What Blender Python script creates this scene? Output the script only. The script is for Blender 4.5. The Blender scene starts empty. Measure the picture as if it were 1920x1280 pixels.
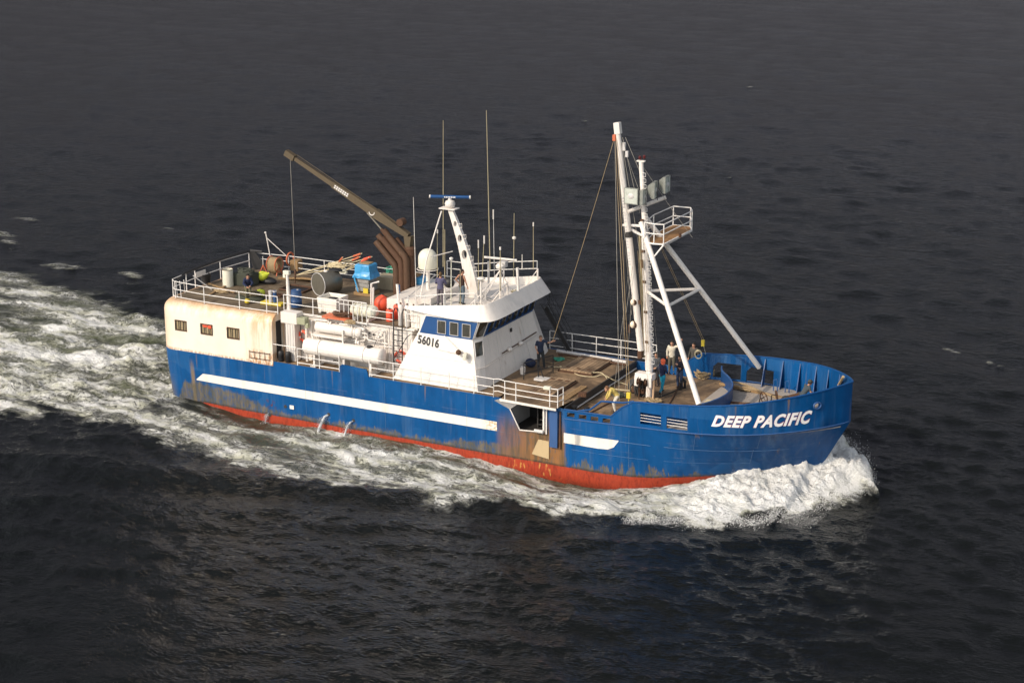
import bpy, bmesh, math, random
import numpy as np
from mathutils import Vector, Matrix, noise as mnoise
R = math.radians
sc = bpy.context.scene
# ---------------------------------------------------------------- camera
TH = math.atan(940/3235.0); AZ = math.atan(1730*math.cos(TH)/3235.0)
CAM = Vector((57.69, -75.06, 29.0))
FH = Vector((-math.sin(AZ), math.cos(AZ), 0)); RT = Vector((math.cos(AZ), math.sin(AZ), 0)); UP = Vector((0, 0, 1))
FW = FH*math.cos(TH)-UP*math.sin(TH); UU = FH*math.sin(TH)+UP*math.cos(TH)
cd = bpy.data.cameras.new('camera'); cam = bpy.data.objects.new('camera', cd); sc.collection.objects.link(cam)
cam.location = CAM; cam.rotation_euler = (math.pi/2-TH, 0, AZ)
cd.sensor_width = 36; cd.lens = 36*3235/1920; cd.clip_start = 1; cd.clip_end = 6000
sc.camera = cam
# ---------------------------------------------------------------- light
SUN_EL = R(35); SUN_DIR = Vector((-0.42, -0.907, 0)).normalized()*math.cos(SUN_EL)+UP*math.sin(SUN_EL)
w = bpy.data.worlds.new('World'); sc.world = w; w.use_nodes = True
nt = w.node_tree; nt.nodes.clear()
sky = nt.nodes.new('ShaderNodeTexSky'); sky.sky_type = 'NISHITA'; sky.sun_disc = False
sky.sun_elevation = SUN_EL; sky.sun_rotation = math.atan2(SUN_DIR.x, SUN_DIR.y)
sky.air_density = 1.0; sky.dust_density = 2.0; sky.ozone_density = 1.0
hs = nt.nodes.new('ShaderNodeHueSaturation'); hs.inputs['Saturation'].default_value = 0.35
bg = nt.nodes.new('ShaderNodeBackground'); bg.inputs['Strength'].default_value = 0.15
wo = nt.nodes.new('ShaderNodeOutputWorld')
nt.links.new(sky.outputs[0], hs.inputs['Color'])
# unseen cloud bank added opposite the sun, darkening the sky that the sea reflects
wt = nt.nodes.new('ShaderNodeTexCoord'); dp = nt.nodes.new('ShaderNodeVectorMath'); dp.operation = 'DOT_PRODUCT'; dp.inputs[1].default_value = (-0.38, 0.92, 0.0)
nt.links.new(wt.outputs['Generated'], dp.inputs[0]); wn_ = nt.nodes.new('ShaderNodeTexNoise'); wn_.inputs['Scale'].default_value = 2.2; wn_.inputs['Detail'].default_value = 5; nt.links.new(wt.outputs['Generated'], wn_.inputs['Vector'])
ad = nt.nodes.new('ShaderNodeMath'); ad.operation = 'MULTIPLY_ADD'; ad.inputs[1].default_value = 0.35; nt.links.new(wn_.outputs[0], ad.inputs[0]); nt.links.new(dp.outputs['Value'], ad.inputs[2])
mr = nt.nodes.new('ShaderNodeMapRange'); mr.interpolation_type = 'SMOOTHSTEP'; mr.inputs[1].default_value = 0.38; mr.inputs[2].default_value = 0.92; nt.links.new(ad.outputs[0], mr.inputs[0])
mx = nt.nodes.new('ShaderNodeMix'); mx.data_type = 'RGBA'; mx.blend_type = 'MULTIPLY'; nt.links.new(mr.outputs[0], mx.inputs[0]); nt.links.new(hs.outputs[0], mx.inputs[6]); mx.inputs[7].default_value = (0.195, 0.182, 0.200, 1)
nt.links.new(mx.outputs[2], bg.inputs[0]); nt.links.new(bg.outputs[0], wo.inputs[0])
sl = bpy.data.lights.new('sun', 'SUN'); sl.energy = 2.0; sl.angle = R(0.6); sl.color = (1.0, 0.84, 0.66)
so = bpy.data.objects.new('sun', sl); sc.collection.objects.link(so); so.location = (0, -60, 60)
so.rotation_euler = (-SUN_DIR).to_track_quat('-Z', 'Y').to_euler()
vs = sc.view_settings; vs.view_transform = 'Standard'; vs.look = 'None'; vs.gamma = 1; vs.exposure = 0.5; vs.use_curve_mapping = False
sc.cycles.max_bounces = 6; sc.cycles.use_denoising = True

def at(px, py, ax, v):
    """the point of the plane ax = v that the photograph shows at pixel (px, py)"""
    d = FW+RT*((px-960)/3235.0)+UU*((640-py)/3235.0)
    i = 'xyz'.index(ax); t = (v-CAM[i])/d[i]
    return CAM+d*t
# ---------------------------------------------------------------- mesh builder
class MB:
    def __init__(s): s.v = []; s.f = []
    def add(s, vs, fs):
        o = len(s.v); s.v += [tuple(p) for p in vs]; s.f += [tuple(i+o for i in f) for f in fs]; return s
    def box(s, c, d, rz=0, rx=0, ry=0):
        m = Matrix.Translation(Vector(c)) @ Matrix.Rotation(rz, 4, 'Z') @ Matrix.Rotation(ry, 4, 'Y') @ Matrix.Rotation(rx, 4, 'X')
        h = [x/2 for x in d]
        vs = [m @ Vector((sx*h[0], sy*h[1], sz*h[2])) for sx in (-1, 1) for sy in (-1, 1) for sz in (-1, 1)]
        return s.add(vs, [(0, 1, 3, 2), (4, 6, 7, 5), (0, 4, 5, 1), (2, 3, 7, 6), (0, 2, 6, 4), (1, 5, 7, 3)])
    def bbox(s, a, b): return s.box([(a[i]+b[i])/2 for i in range(3)], [abs(b[i]-a[i]) for i in range(3)])
    def tube(s, pts, r, n=8, caps=True, closed=False):
        P = [Vector(p) for p in pts]; k = len(P); rr = r if isinstance(r, (list, tuple)) else [r]*k
        o = len(s.v); prev = None
        for i in range(k):
            if closed: t = (P[(i+1) % k]-P[i-1])
            else: t = P[min(i+1, k-1)]-P[max(i-1, 0)]
            t = t.normalized() if t.length > 1e-9 else Vector((0, 0, 1))
            if prev is None: a = t.orthogonal().normalized()
            else:
                a = prev-t*prev.dot(t); a = a.normalized() if a.length > 1e-6 else t.orthogonal().normalized()
            prev = a; b = t.cross(a)
            for j in range(n):
                q = 2*math.pi*j/n; s.v.append(tuple(P[i]+(a*math.cos(q)+b*math.sin(q))*rr[i]))
        for i in range(k if closed else k-1):
            i2 = (i+1) % k
            for j in range(n):
                s.f.append((o+i*n+j, o+i*n+(j+1) % n, o+i2*n+(j+1) % n, o+i2*n+j))
        if caps and not closed:
            s.f.append(tuple(o+j for j in reversed(range(n)))); s.f.append(tuple(o+(k-1)*n+j for j in range(n)))
        return s
    def lathe(s, prof, c, axis='z', n=20, d=None):
        """prof: (radius, height) pairs along the axis from point c"""
        A = {'x': Vector((1, 0, 0)), 'y': Vector((0, 1, 0)), 'z': Vector((0, 0, 1))}[axis] if d is None else Vector(d).normalized()
        a = A.orthogonal().normalized(); b = A.cross(a); c = Vector(c); o = len(s.v)
        for r, h in prof:
            for j in range(n):
                q = 2*math.pi*j/n; s.v.append(tuple(c+A*h+(a*math.cos(q)+b*math.sin(q))*max(r, 1e-4)))
        for i in range(len(prof)-1):
            for j in range(n): s.f.append((o+i*n+j, o+i*n+(j+1) % n, o+(i+1)*n+(j+1) % n, o+(i+1)*n+j))
        s.f.append(tuple(o+j for j in reversed(range(n)))); s.f.append(tuple(o+(len(prof)-1)*n+j for j in range(n)))
        return s
    def ball(s, c, r, n=14, m=9, sc=(1, 1, 1), rz=0, ry=0):
        o = len(s.v); M = Matrix.Translation(Vector(c)) @ Matrix.Rotation(rz, 4, 'Z') @ Matrix.Rotation(ry, 4, 'Y')
        for i in range(m+1):
            t = math.pi*i/m
            for j in range(n):
                q = 2*math.pi*j/n
                s.v.append(tuple(M @ Vector((r*sc[0]*max(math.sin(t), 1e-3)*math.cos(q), r*sc[1]*max(math.sin(t), 1e-3)*math.sin(q), r*sc[2]*math.cos(t)))))
        for i in range(m):
            for j in range(n): s.f.append((o+i*n+j, o+(i+1)*n+j, o+(i+1)*n+(j+1) % n, o+i*n+(j+1) % n))
        return s
    def prism(s, poly, ext):
        """extrude a planar 3-D polygon by the vector ext"""
        e = Vector(ext); n = len(poly); P = [Vector(p) for p in poly]
        s.add(P+[p+e for p in P], [tuple(range(n)), tuple(reversed(range(n, 2*n)))]+[(i, i+n, (i+1) % n+n, (i+1) % n) for i in range(n)])
        return s
    def rings(s, loops, cap0=True, cap1=True):
        n = len(loops[0]); o = len(s.v)
        for l in loops: s.v += [tuple(p) for p in l]
        for i in range(len(loops)-1):
            for j in range(n): s.f.append((o+i*n+j, o+i*n+(j+1) % n, o+(i+1)*n+(j+1) % n, o+(i+1)*n+j))
        if cap0: s.f.append(tuple(o+j for j in reversed(range(n))))
        if cap1: s.f.append(tuple(o+(len(loops)-1)*n+j for j in range(n)))
        return s
    def build(s, name, mat, parent=None, smooth=False, bevel=0, label=None, loc=None):
        me = bpy.data.meshes.new(name); vs = s.v
        if loc is None and parent is not None and parent.type == 'MESH': loc = (0, 0, 0)
        me.from_pydata(vs, [], s.f)
        bm = bmesh.new(); bm.from_mesh(me); bmesh.ops.recalc_face_normals(bm, faces=bm.faces); 
        if bevel:
            ed = [e for e in bm.edges if len(e.link_faces) == 2 and e.calc_face_angle(0) > 0.6]
            bmesh.ops.bevel(bm, geom=ed, offset=bevel, segments=2, affect='EDGES', profile=0.6, clamp_overlap=True)
        bm.to_mesh(me); bm.free()
        if mat: me.materials.append(mat)
        if smooth:
            me.polygons.foreach_set('use_smooth', [True]*len(me.polygons))
            me.set_sharp_from_angle(angle=R(42))
        o = bpy.data.objects.new(name, me); sc.collection.objects.link(o)
        if parent is not None:
            o.parent = parent
            if parent.type == 'EMPTY': o.matrix_parent_inverse = Matrix.Translation(-parent.location)
            else:
                o.matrix_parent_inverse = Matrix.Identity(4)
        if label: o['label'] = label
        return o
def tag(o, label=None, cat=None, group=None, kind=None):
    if label: o['label'] = label
    if cat: o['category'] = cat
    if group: o['group'] = group
    if kind: o['kind'] = kind
    return o
def thing(name, loc, label, cat, group=None):
    o = bpy.data.objects.new(name, None); sc.collection.objects.link(o); o.location = Vector(loc); o.empty_display_size = .2
    return tag(o, label, cat, group)
def box(a, b, name, mat, parent, bevel=0, **k): return MB().bbox(a, b).build(name, mat, parent, bevel=bevel, **k)
def line(pts, r, name, mat, parent, n=6, **k): return MB().tube(pts, r, n).build(name, mat, parent, smooth=True, **k)
# ---------------------------------------------------------------- materials
class NT:
    def __init__(s, name):
        s.m = bpy.data.materials.new(name); s.m.use_nodes = True; s.t = s.m.node_tree; s.t.nodes.clear()
        s.out = s.t.nodes.new('ShaderNodeOutputMaterial'); s.b = s.t.nodes.new('ShaderNodeBsdfPrincipled')
        s.t.links.new(s.b.outputs[0], s.out.inputs[0]); s.tc = s.t.nodes.new('ShaderNodeTexCoord')
        sp = s.t.nodes.new('ShaderNodeSeparateXYZ'); s.t.links.new(s.tc.outputs['Object'], sp.inputs[0]); s.X, s.Y, s.Z = sp.outputs
    def _i(s, sock, v):
        if hasattr(v, 'is_output'): s.t.links.new(v, sock)
        elif isinstance(v, (tuple, list)) and len(v) == 3 and sock.type == 'RGBA': sock.default_value = (*v, 1)
        else: sock.default_value = v
    def ma(s, op, a, b=0.0, c=None):
        n = s.t.nodes.new('ShaderNodeMath'); n.operation = op; s._i(n.inputs[0], a); s._i(n.inputs[1], b)
        if c is not None: s._i(n.inputs[2], c)
        return n.outputs[0]
    def step(s, v, a, b, lo=0.0, hi=1.0):
        n = s.t.nodes.new('ShaderNodeMapRange'); n.interpolation_type = 'SMOOTHSTEP'; n.clamp = True
        s._i(n.inputs[0], v); s._i(n.inputs[1], a); s._i(n.inputs[2], b); n.inputs[3].default_value = lo; n.inputs[4].default_value = hi
        return n.outputs[0]
    def scale(s, vec=(1, 1, 1), off=(0, 0, 0), src=None):
        n = s.t.nodes.new('ShaderNodeMapping'); s.t.links.new(src or s.tc.outputs['Object'], n.inputs[0])
        n.inputs['Scale'].default_value = vec; n.inputs['Location'].default_value = off; return n.outputs[0]
    def noise(s, sc_=1.0, det=4, vec=None, rough=0.55, dist=0.0, typ=None, col=False):
        n = s.t.nodes.new('ShaderNodeTexNoise'); n.inputs['Scale'].default_value = sc_; n.inputs['Detail'].default_value = det
        n.inputs['Roughness'].default_value = rough; n.inputs['Distortion'].default_value = dist
        if typ: n.noise_type = typ
        s.t.links.new(vec or s.tc.outputs['Object'], n.inputs['Vector']); return n.outputs[1 if col else 0]
    def mix(s, f, a, b, bl='MIX'):
        n = s.t.nodes.new('ShaderNodeMix'); n.data_type = 'RGBA'; n.blend_type = bl
        s._i(n.inputs[0], f); s._i(n.inputs[6], a); s._i(n.inputs[7], b); return n.outputs[2]
    def bump(s, h, st=0.3, d=0.02):
        n = s.t.nodes.new('ShaderNodeBump'); n.inputs['Strength'].default_value = st; n.inputs['Distance'].default_value = d
        s.t.links.new(h, n.inputs['Height']); s.t.links.new(n.outputs[0], s.b.inputs['Normal']); return n
    def set(s, **k):
        for a, v in k.items(): s._i(s.b.inputs[a.replace('_', ' ')], v)
        return s
def paint(name, c, rough=0.45, rust=0.25, dirt=0.25, streak=True, rustc=(0.22, 0.075, 0.02), sc_=1.0, metal=0.0):
    t = NT(name)
    n1 = t.noise(1.3*sc_, 6, t.scale((1, 1, 0.35 if streak else 1)), 0.65)
    n2 = t.noise(6*sc_, 5, t.scale((1, 1, 0.2 if streak else 1)), 0.6)
    n3 = t.noise(22*sc_, 3)
    f = t.ma('MULTIPLY', n1, n2); col = t.mix(t.step(f, 0.18, 0.42, 0, dirt), c, tuple(x*0.55 for x in c))
    col = t.mix(t.step(n3, 0.35, 0.7, 0, 0.12), col, tuple(min(1, x*1.15+0.01) for x in c))
    fr = t.ma('ADD', t.ma('MULTIPLY', n1, 0.6), t.ma('MULTIPLY', n2, 0.4))
    col = t.mix(t.step(fr, 0.66-0.22*rust, 0.74-0.14*rust, 0, min(1, rust*1.6)), col, rustc)
    t.set(Base_Color=col, Roughness=t.ma('ADD', rough-0.1, t.ma('MULTIPLY', n2, 0.25)), Metallic=metal)
    t.bump(t.ma('ADD', n3, t.ma('MULTIPLY', n1, 2.0)), 0.15, 0.01)
    return t.m
M = {}
M['white'] = paint('white_paint', (0.74, 0.69, 0.63), 0.42, 0.30, 0.30, rustc=(0.42, 0.27, 0.15))
M['white_rusty'] = paint('rust_stained_white_paint', (0.78, 0.72, 0.66), 0.5, 0.42, 0.3)
M['rail'] = paint('rail_paint', (0.76, 0.73, 0.69), 0.45, 0.22, 0.2, sc_=2)
M['grey_white'] = paint('grey_white_paint', (0.55, 0.53, 0.51), 0.5, 0.15, 0.3)
M['blue'] = paint('blue_paint', (0.002, 0.056, 0.19), 0.35, 0.08, 0.25)
M['blue_worn'] = paint('worn_blue_paint', (0.03, 0.09, 0.24), 0.5, 0.35, 0.4)
M['roofgrey'] = paint('grey_roof_paint', (0.22, 0.21, 0.195), 0.8, 0.2, 0.5, streak=False)
M['foredeck'] = paint('pale_deck_paint', (0.34, 0.30, 0.26), 0.85, 0.25, 0.45, streak=False)
M['black'] = paint('black_paint', (0.015, 0.015, 0.016), 0.5, 0.1, 0.2)
M['dark'] = paint('dark_steel', (0.035, 0.032, 0.03), 0.6, 0.3, 0.3)
M['olive'] = paint('olive_crane_paint', (0.09, 0.066, 0.036), 0.5, 0.2, 0.3)
M['rust'] = paint('rusty_steel', (0.085, 0.04, 0.02), 0.8, 0.5, 0.6, rustc=(0.20, 0.095, 0.045), sc_=2)
M['brown_pipe'] = paint('scorched_exhaust_steel', (0.085, 0.042, 0.02), 0.7, 0.5, 0.8, rustc=(0.24, 0.14, 0.075), sc_=2)
M['galv'] = paint('galvanised_steel', (0.20, 0.185, 0.15), 0.38, 0.05, 0.4, metal=0.6, sc_=2)
M['tan'] = paint('tan_canvas', (0.55, 0.47, 0.30), 0.9, 0.1, 0.3, streak=False)
M['rope'] = paint('tan_rope', (0.34, 0.25, 0.14), 0.95, 0.1, 0.4, streak=False, sc_=5)
M['wire'] = paint('wire_rope', (0.30, 0.28, 0.24), 0.7, 0.1, 0.3, sc_=3)
M['orange'] = paint('orange_plastic', (0.80, 0.10, 0.045), 0.45, 0.0, 0.2, streak=False)
M['orange_dull'] = paint('dull_orange_plastic', (0.55, 0.14, 0.06), 0.6, 0.1, 0.3, streak=False)
M['yellow'] = paint('fluorescent_yellow_plastic', (0.62, 0.68, 0.05), 0.4, 0.0, 0.2, streak=False)
M['yellow2'] = paint('yellow_plastic', (0.68, 0.52, 0.05), 0.4, 0.0, 0.2, streak=False)
M['tarp'] = paint('blue_tarpaulin', (0.05, 0.30, 0.58), 0.35, 0.0, 0.35, streak=False, sc_=2)
M['wrap'] = paint('clear_wrapped_goods', (0.28, 0.27, 0.25), 0.25, 0.05, 0.6, sc_=3)
M['timber'] = paint('weathered_timber', (0.30, 0.19, 0.09), 0.9, 0.2, 0.5, streak=False, sc_=2)
M['cream'] = paint('cream_plastic', (0.70, 0.68, 0.56), 0.4, 0.05, 0.2, sc_=2)
M['tote'] = paint('white_insulated_plastic', (0.78, 0.74, 0.66), 0.5, 0.08, 0.25, sc_=2)
M['bluebarrel'] = paint('blue_plastic', (0.03, 0.08, 0.20), 0.4, 0.0, 0.3)
M['net'] = paint('green_black_net', (0.05, 0.055, 0.04), 0.95, 0.1, 0.5, streak=False, sc_=4)
M['hose'] = paint('grey_hose_rubber', (0.05, 0.052, 0.055), 0.5, 0.1, 0.4, streak=False)
M['green'] = paint('green_netting', (0.05, 0.30, 0.20), 0.9, 0, 0.3, streak=False)
M['lens'] = paint('floodlight_glass', (0.50, 0.53, 0.47), 0.12, 0.0, 0.6, streak=False, sc_=3)
M['lampwhite'] = paint('lamp_white_glass', (0.85, 0.72, 0.55), 0.3, 0.0, 0.1)
M['letter'] = paint('white_lettering_paint', (0.84, 0.82, 0.80), 0.4, 0.0, 0.08)
M['letter_red'] = paint('red_lettering_outline', (0.30, 0.05, 0.10), 0.4, 0.0, 0.1)
M['skin'] = paint('skin', (0.42, 0.22, 0.14), 0.6, 0, 0.1, streak=False)
M['hair'] = paint('dark_hair', (0.02, 0.014, 0.01), 0.7, 0, 0.1)
def cloth(n, c): return paint('cloth_'+n, c, 0.9, 0.0, 0.45, streak=False, sc_=3)
def glass():
    t = NT('dark_window_glass'); n = t.noise(3, 3)
    t.set(Base_Color=t.mix(n, (0.012, 0.014, 0.012), (0.06, 0.055, 0.04)), Roughness=0.06, IOR=1.5); return t.m
M['glass'] = glass()
def planks(name, c1, c2, wid=0.16, along='x', wet=0.3):
    t = NT(name); co = t.Y if along == 'x' else t.X
    k = t.ma('DIVIDE', co, wid); idx = t.ma('FLOOR', k); fr = t.ma('FRACT', k)
    gap = t.ma('MAXIMUM', t.step(fr, 0.90, 0.97), t.step(fr, 0.10, 0.03))
    vec = t.scale((0.12, 1, 1) if along == 'x' else (1, 0.12, 1))
    g = t.noise(9, 6, vec, 0.7); big = t.noise(0.7, 6, None, 0.65, 0.6); med = t.noise(3.2, 5, None, 0.7)
    w_ = t.t.nodes.new('ShaderNodeTexWhiteNoise'); w_.noise_dimensions = '1D'; t.t.links.new(idx, w_.inputs['W'])
    col = t.mix(g, c1, c2); col = t.mix(t.ma('MULTIPLY', w_.outputs[0], 0.45), col, tuple(x*0.5 for x in c1))
    col = t.mix(t.step(big, 0.38, 0.62, 0, 0.8), col, (0.075, 0.05, 0.03))
    col = t.mix(t.step(med, 0.6, 0.75, 0, 0.6), col, (0.36, 0.27, 0.17))
    col = t.mix(t.ma('MULTIPLY', gap, 0.75), col, (0.03, 0.02, 0.012))
    t.set(Base_Color=col, Roughness=t.step(big, 0.4, 0.7, 0.9, 0.55)); t.bump(t.ma('SUBTRACT', g, gap), 0.5, 0.012); return t.m
M['deck'] = planks('weathered_deck_planks', (0.37, 0.245, 0.14), (0.23, 0.15, 0.08))
M['boatdeck'] = planks('dull_boat_deck_planks', (0.25, 0.19, 0.12), (0.15, 0.11, 0.065))
M['hatchwood'] = planks('hatch_planks', (0.44, 0.30, 0.18), (0.30, 0.20, 0.115), 0.2, 'y')
# hull paint: red boot topping below the waterline, blue above, scraped grey-brown bands and rust round the hauling door
def hullmat():
    t = NT('hull_paint')
    nb = t.noise(0.35, 5, t.scale((1, 1, 0.8)), 0.6); ns = t.noise(2.2, 6, t.scale((1, 1, 0.10)), 0.7)
    nf = t.noise(9, 5, t.scale((1, 1, 0.35)), 0.65); nx = t.noise(1.1, 5, t.scale((1, 0.1, 0.1)), 0.7); ng = t.noise(30, 3)
    blue = t.mix(t.step(nb, 0.35, 0.65), (0.001, 0.052, 0.170), (0.003, 0.074, 0.235))
    # repainted rectangular patches of slightly different blue
    br = t.t.nodes.new('ShaderNodeTexVoronoi'); br.distance = 'CHEBYCHEV'; br.inputs['Scale'].default_value = 0.33
    t.t.links.new(t.scale((1, 0.01, 1.3), (3.1, 0, .7)), br.inputs['Vector'])
    sx = t.t.nodes.new('ShaderNodeSeparateColor'); t.t.links.new(br.outputs['Color'], sx.inputs[0])
    blue = t.mix(t.step(sx.outputs[0], 0.55, 0.9, 0, 0.5), blue, (0.018, 0.10, 0.26))
    blue = t.mix(t.step(ns, 0.55, 0.75, 0, 0.4), blue, (0.09, 0.13, 0.22))
    fade = t.noise(1.7, 5, t.scale((1, .5, 0.06), (4, 0, 2)), 0.6); blue = t.mix(t.step(fade, 0.5, 0.72, 0, 0.5), blue, (0.07, 0.145, 0.27))
    dk_ = t.noise(2.3, 5, t.scale((1, .5, 0.09), (9, 0, 5)), 0.6); blue = t.mix(t.step(dk_, 0.55, 0.75, 0, 0.5), blue, (0.004, 0.028, 0.10))
    st_ = t.ma('MULTIPLY', t.step(t.ma('ABSOLUTE', t.ma('SUBTRACT', t.X, 2.12)), .20, .05), t.step(t.ma('ADD', t.Z, nf), 3.1, 2.0)); blue = t.mix(t.ma('MULTIPLY', st_, .75), blue, (0.24, 0.17, 0.08))
    wl_ = t.ma('MULTIPLY', t.step(t.X, 1.0, .3), t.step(t.ma('ADD', t.Z, nf), 1.9, 1.0)); blue = t.mix(t.ma('MULTIPLY', wl_, .6), blue, (0.13, 0.11, 0.08))
    sc2 = t.ma('MULTIPLY', t.step(t.ma('ABSOLUTE', t.ma('SUBTRACT', t.X, 7.1)), .55, .2), t.step(t.ma('ABSOLUTE', t.ma('SUBTRACT', t.Z, .62)), .28, .1)); blue = t.mix(t.ma('MULTIPLY', sc2, t.step(nf, .5, .6)), blue, (0.10, 0.03, 0.03))
    # rust runs from the deck edge
    runs = t.noise(3.4, 3, t.scale((1, 0.6, 0.045)), 0.5)
    blue = t.mix(t.ma('MULTIPLY', t.step(runs, 0.66, 0.76, 0, 0.75), t.step(t.Z, 0.6, 2.6)), blue, (0.20, 0.13, 0.07))
    # scraped band above the waterline: its top height wanders along the hull
    x = t.X
    env = t.ma('ADD', t.ma('MULTIPLY', t.step(x, 0.8, 1.6), t.step(x, 8.0, 4.2, 0.28, 1.05)),
               t.ma('MULTIPLY', t.step(x, 16.5, 22.0), t.step(x, 24.6, 24.0, 0.0, 0.35)))
    nx2 = t.noise(2.6, 5, t.scale((1, 0.1, 0.1)), 0.75); env2 = t.ma('MULTIPLY', t.step(x, 23.9, 24.3), t.step(x, 31.5, 30.5))
    env = t.ma('ADD', env, t.ma('MULTIPLY', env2, t.step(nx2, 0.40, 0.62, -0.25, 0.36)))
    env = t.ma('MULTIPLY', env, t.step(x, 34.5, 33.0))
    top = t.ma('ADD', env, t.ma('MULTIPLY', t.ma('SUBTRACT', nx, 0.5), 0.9)); nq = t.noise(3.0, 6, t.scale((1, .3, .8)), .7); top = t.ma('ADD', top, t.ma('MULTIPLY', t.ma('SUBTRACT', nq, 0.5), 0.7))
    top = t.ma('ADD', top, t.ma('MULTIPLY', t.ma('SUBTRACT', nf, 0.5), 0.25))
    scr = t.step(t.ma('SUBTRACT', top, t.Z), -0.10, 0.16)
    scr = t.ma('MULTIPLY', scr, t.step(env, 0.0, 0.12)); scr = t.ma('MULTIPLY', scr, t.step(nf, 0.3, 0.6, 0.35, 0.9))
    sc_c = t.mix(t.step(ns, 0.35, 0.65), (0.085, 0.08, 0.055), (0.17, 0.135, 0.08))
    col = t.mix(scr, blue, sc_c)
    # brown worn plate round the hauling door (x 20.6..24.3)
    bx = t.ma('MULTIPLY', t.step(x, 20.4, 20.9), t.step(x, 24.35, 24.15))
    wz = t.step(t.ma('ADD', t.Z, t.ma('MULTIPLY', t.ma('SUBTRACT', ns, 0.5), 1.6)), 2.6, 1.3)
    br_c = t.mix(t.step(ns, 0.35, 0.62), (0.10, 0.075, 0.045), (0.26, 0.125, 0.05)); br_c = t.mix(t.step(nf, 0.52, 0.7, 0, 0.6), br_c, (0.09, 0.10, 0.11))
    wx = t.step(x, 20.9, 22.6, 0.65, 1.0)
    col = t.mix(t.ma('MULTIPLY', t.ma('MULTIPLY', bx, wz), wx), col, br_c)
    # red
    zl = t.ma('ADD', t.Z, t.ma('MULTIPLY', t.ma('SUBTRACT', nx, 0.5), 0.09)); 
    lift = t.ma('ADD', t.step(x, 27.0, 33.5, 0.0, 0.32), t.step(x, 3.0, 0.8, 0.0, -0.35))
    red = t.mix(t.step(nf, 0.4, 0.7), (0.35, 0.050, 0.024), (0.22, 0.033, 0.018))
    red = t.mix(t.ma('MULTIPLY', t.step(t.noise(5, 4, t.scale((1, 1, 0.3))), 0.60, 0.68, 0, 0.8), t.ma('MULTIPLY', t.step(x, 20.5, 21.5), t.step(x, 25.2, 24.4))), red, (0.52, 0.26, 0.07))
    red = t.mix(t.step(ns, 0.6, 0.75, 0, 0.5), red, (0.10, 0.03, 0.015))
    red = t.mix(t.ma('MULTIPLY', t.step(nb, 0.45, 0.6, 0.0, 0.5), t.step(t.Z, -0.45, -0.9)), red, (0.07, 0.03, 0.02))
    isr = t.step(zl, t.ma('ADD', lift, 0.02), t.ma('SUBTRACT', lift, 0.02))
    edge = t.ma('MULTIPLY', t.step(zl, t.ma('ADD', lift, 0.16), t.ma('ADD', lift, 0.02)), t.step(nf, 0.3, 0.6, 0.3, 0.85))
    col = t.mix(edge, col, (0.045, 0.03, 0.022)); col = t.mix(isr, col, red)
    # plate seams
    for zz in (1.25, 2.02):
        d = t.ma('ABSOLUTE', t.ma('SUBTRACT', t.Z, zz)); col = t.mix(t.ma('MULTIPLY', t.step(d, 0.018, 0.008, 0, 0.4), t.step(ns, .45, .6)), col, (0.12, 0.16, 0.25))
    t.set(Base_Color=col, Roughness=t.step(nf, 0.3, 0.7, 0.3, 0.5)); t.b.inputs['Specular IOR Level'].default_value = .2
    
    wav = t.noise(0.55, 3, t.scale((1, 1, 1.0)), 0.5)
    fr2 = t.ma('SINE', t.ma('MULTIPLY', t.X, 10.5)); t.bump(t.ma('ADD', t.ma('MULTIPLY', wav, 6.0), t.ma('ADD', t.ma('MULTIPLY', fr2, .35), t.ma('MULTIPLY', ng, 0.2))), 0.6, 0.022); return t.m
M['hull'] = hullmat()
def housemat():
    t = NT('stained_house_paint')
    ns = t.noise(2.0, 6, t.scale((1, 1, 0.12)), 0.7); nf = t.noise(8, 5, t.scale((1, 1, 0.4)), 0.65); nb = t.noise(0.8, 4)
    col = t.mix(t.step(nb, 0.4, 0.65, 0, 0.5), (0.80, 0.72, 0.60), (0.76, 0.64, 0.49))
    topz = t.ma('ADD', t.Z, t.ma('MULTIPLY', t.ma('SUBTRACT', ns, 0.5), 1.5))
    col = t.mix(t.step(topz, 4.75, 5.6, 0, 0.8), col, (0.55, 0.31, 0.14))
    col = t.mix(t.step(t.ma('ADD', t.Z, t.ma('MULTIPLY', nf, 0.3)), 5.45, 5.7, 0, 0.85), col, (0.22, 0.14, 0.08))
    aft = t.ma('ADD', t.X, t.ma('MULTIPLY', t.ma('SUBTRACT', nf, 0.5), 0.5))
    col = t.mix(t.step(aft, 1.1, 0.1, 0, 0.6), col, (0.60, 0.36, 0.19))
    fw_ = t.ma('MULTIPLY', t.step(t.X, 5.2, 6.1), t.step(ns, 0.42, 0.60, 0, 0.75)); low = t.ma('MULTIPLY', t.ma('MULTIPLY', t.step(t.X, 5.7, 6.1), t.step(t.Z, 3.6, 3.35)), t.step(nf, .42, .6, 0, .8)); col = t.mix(low, col, (0.50, 0.22, 0.07)); low2 = t.ma('MULTIPLY', t.step(t.Z, 2.95, 2.78), t.step(nf, .4, .55, 0, .7)); col = t.mix(low2, col, (0.30, 0.15, 0.07))
    col = t.mix(t.ma('MULTIPLY', fw_, t.step(t.Z, 3.0, 5.5, 0.3, 1.0)), col, (0.60, 0.33, 0.14))
    d = t.ma('ADD', t.ma('ABSOLUTE', t.ma('SUBTRACT', t.ma('FRACT', t.ma('MULTIPLY', t.X, 0.85)), 0.5)), t.ma('MULTIPLY', nf, 0.06))
    sp = t.noise(14, 2); col = t.mix(t.step(sp, 0.72, 0.78, 0, 0.6), col, (0.4, 0.2, 0.08))
    t.set(Base_Color=col, Roughness=0.5); wav = t.noise(0.9, 2); t.bump(t.ma('MULTIPLY', wav, 5.0), 0.3, 0.02); return t.m
M['house'] = housemat()
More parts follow.
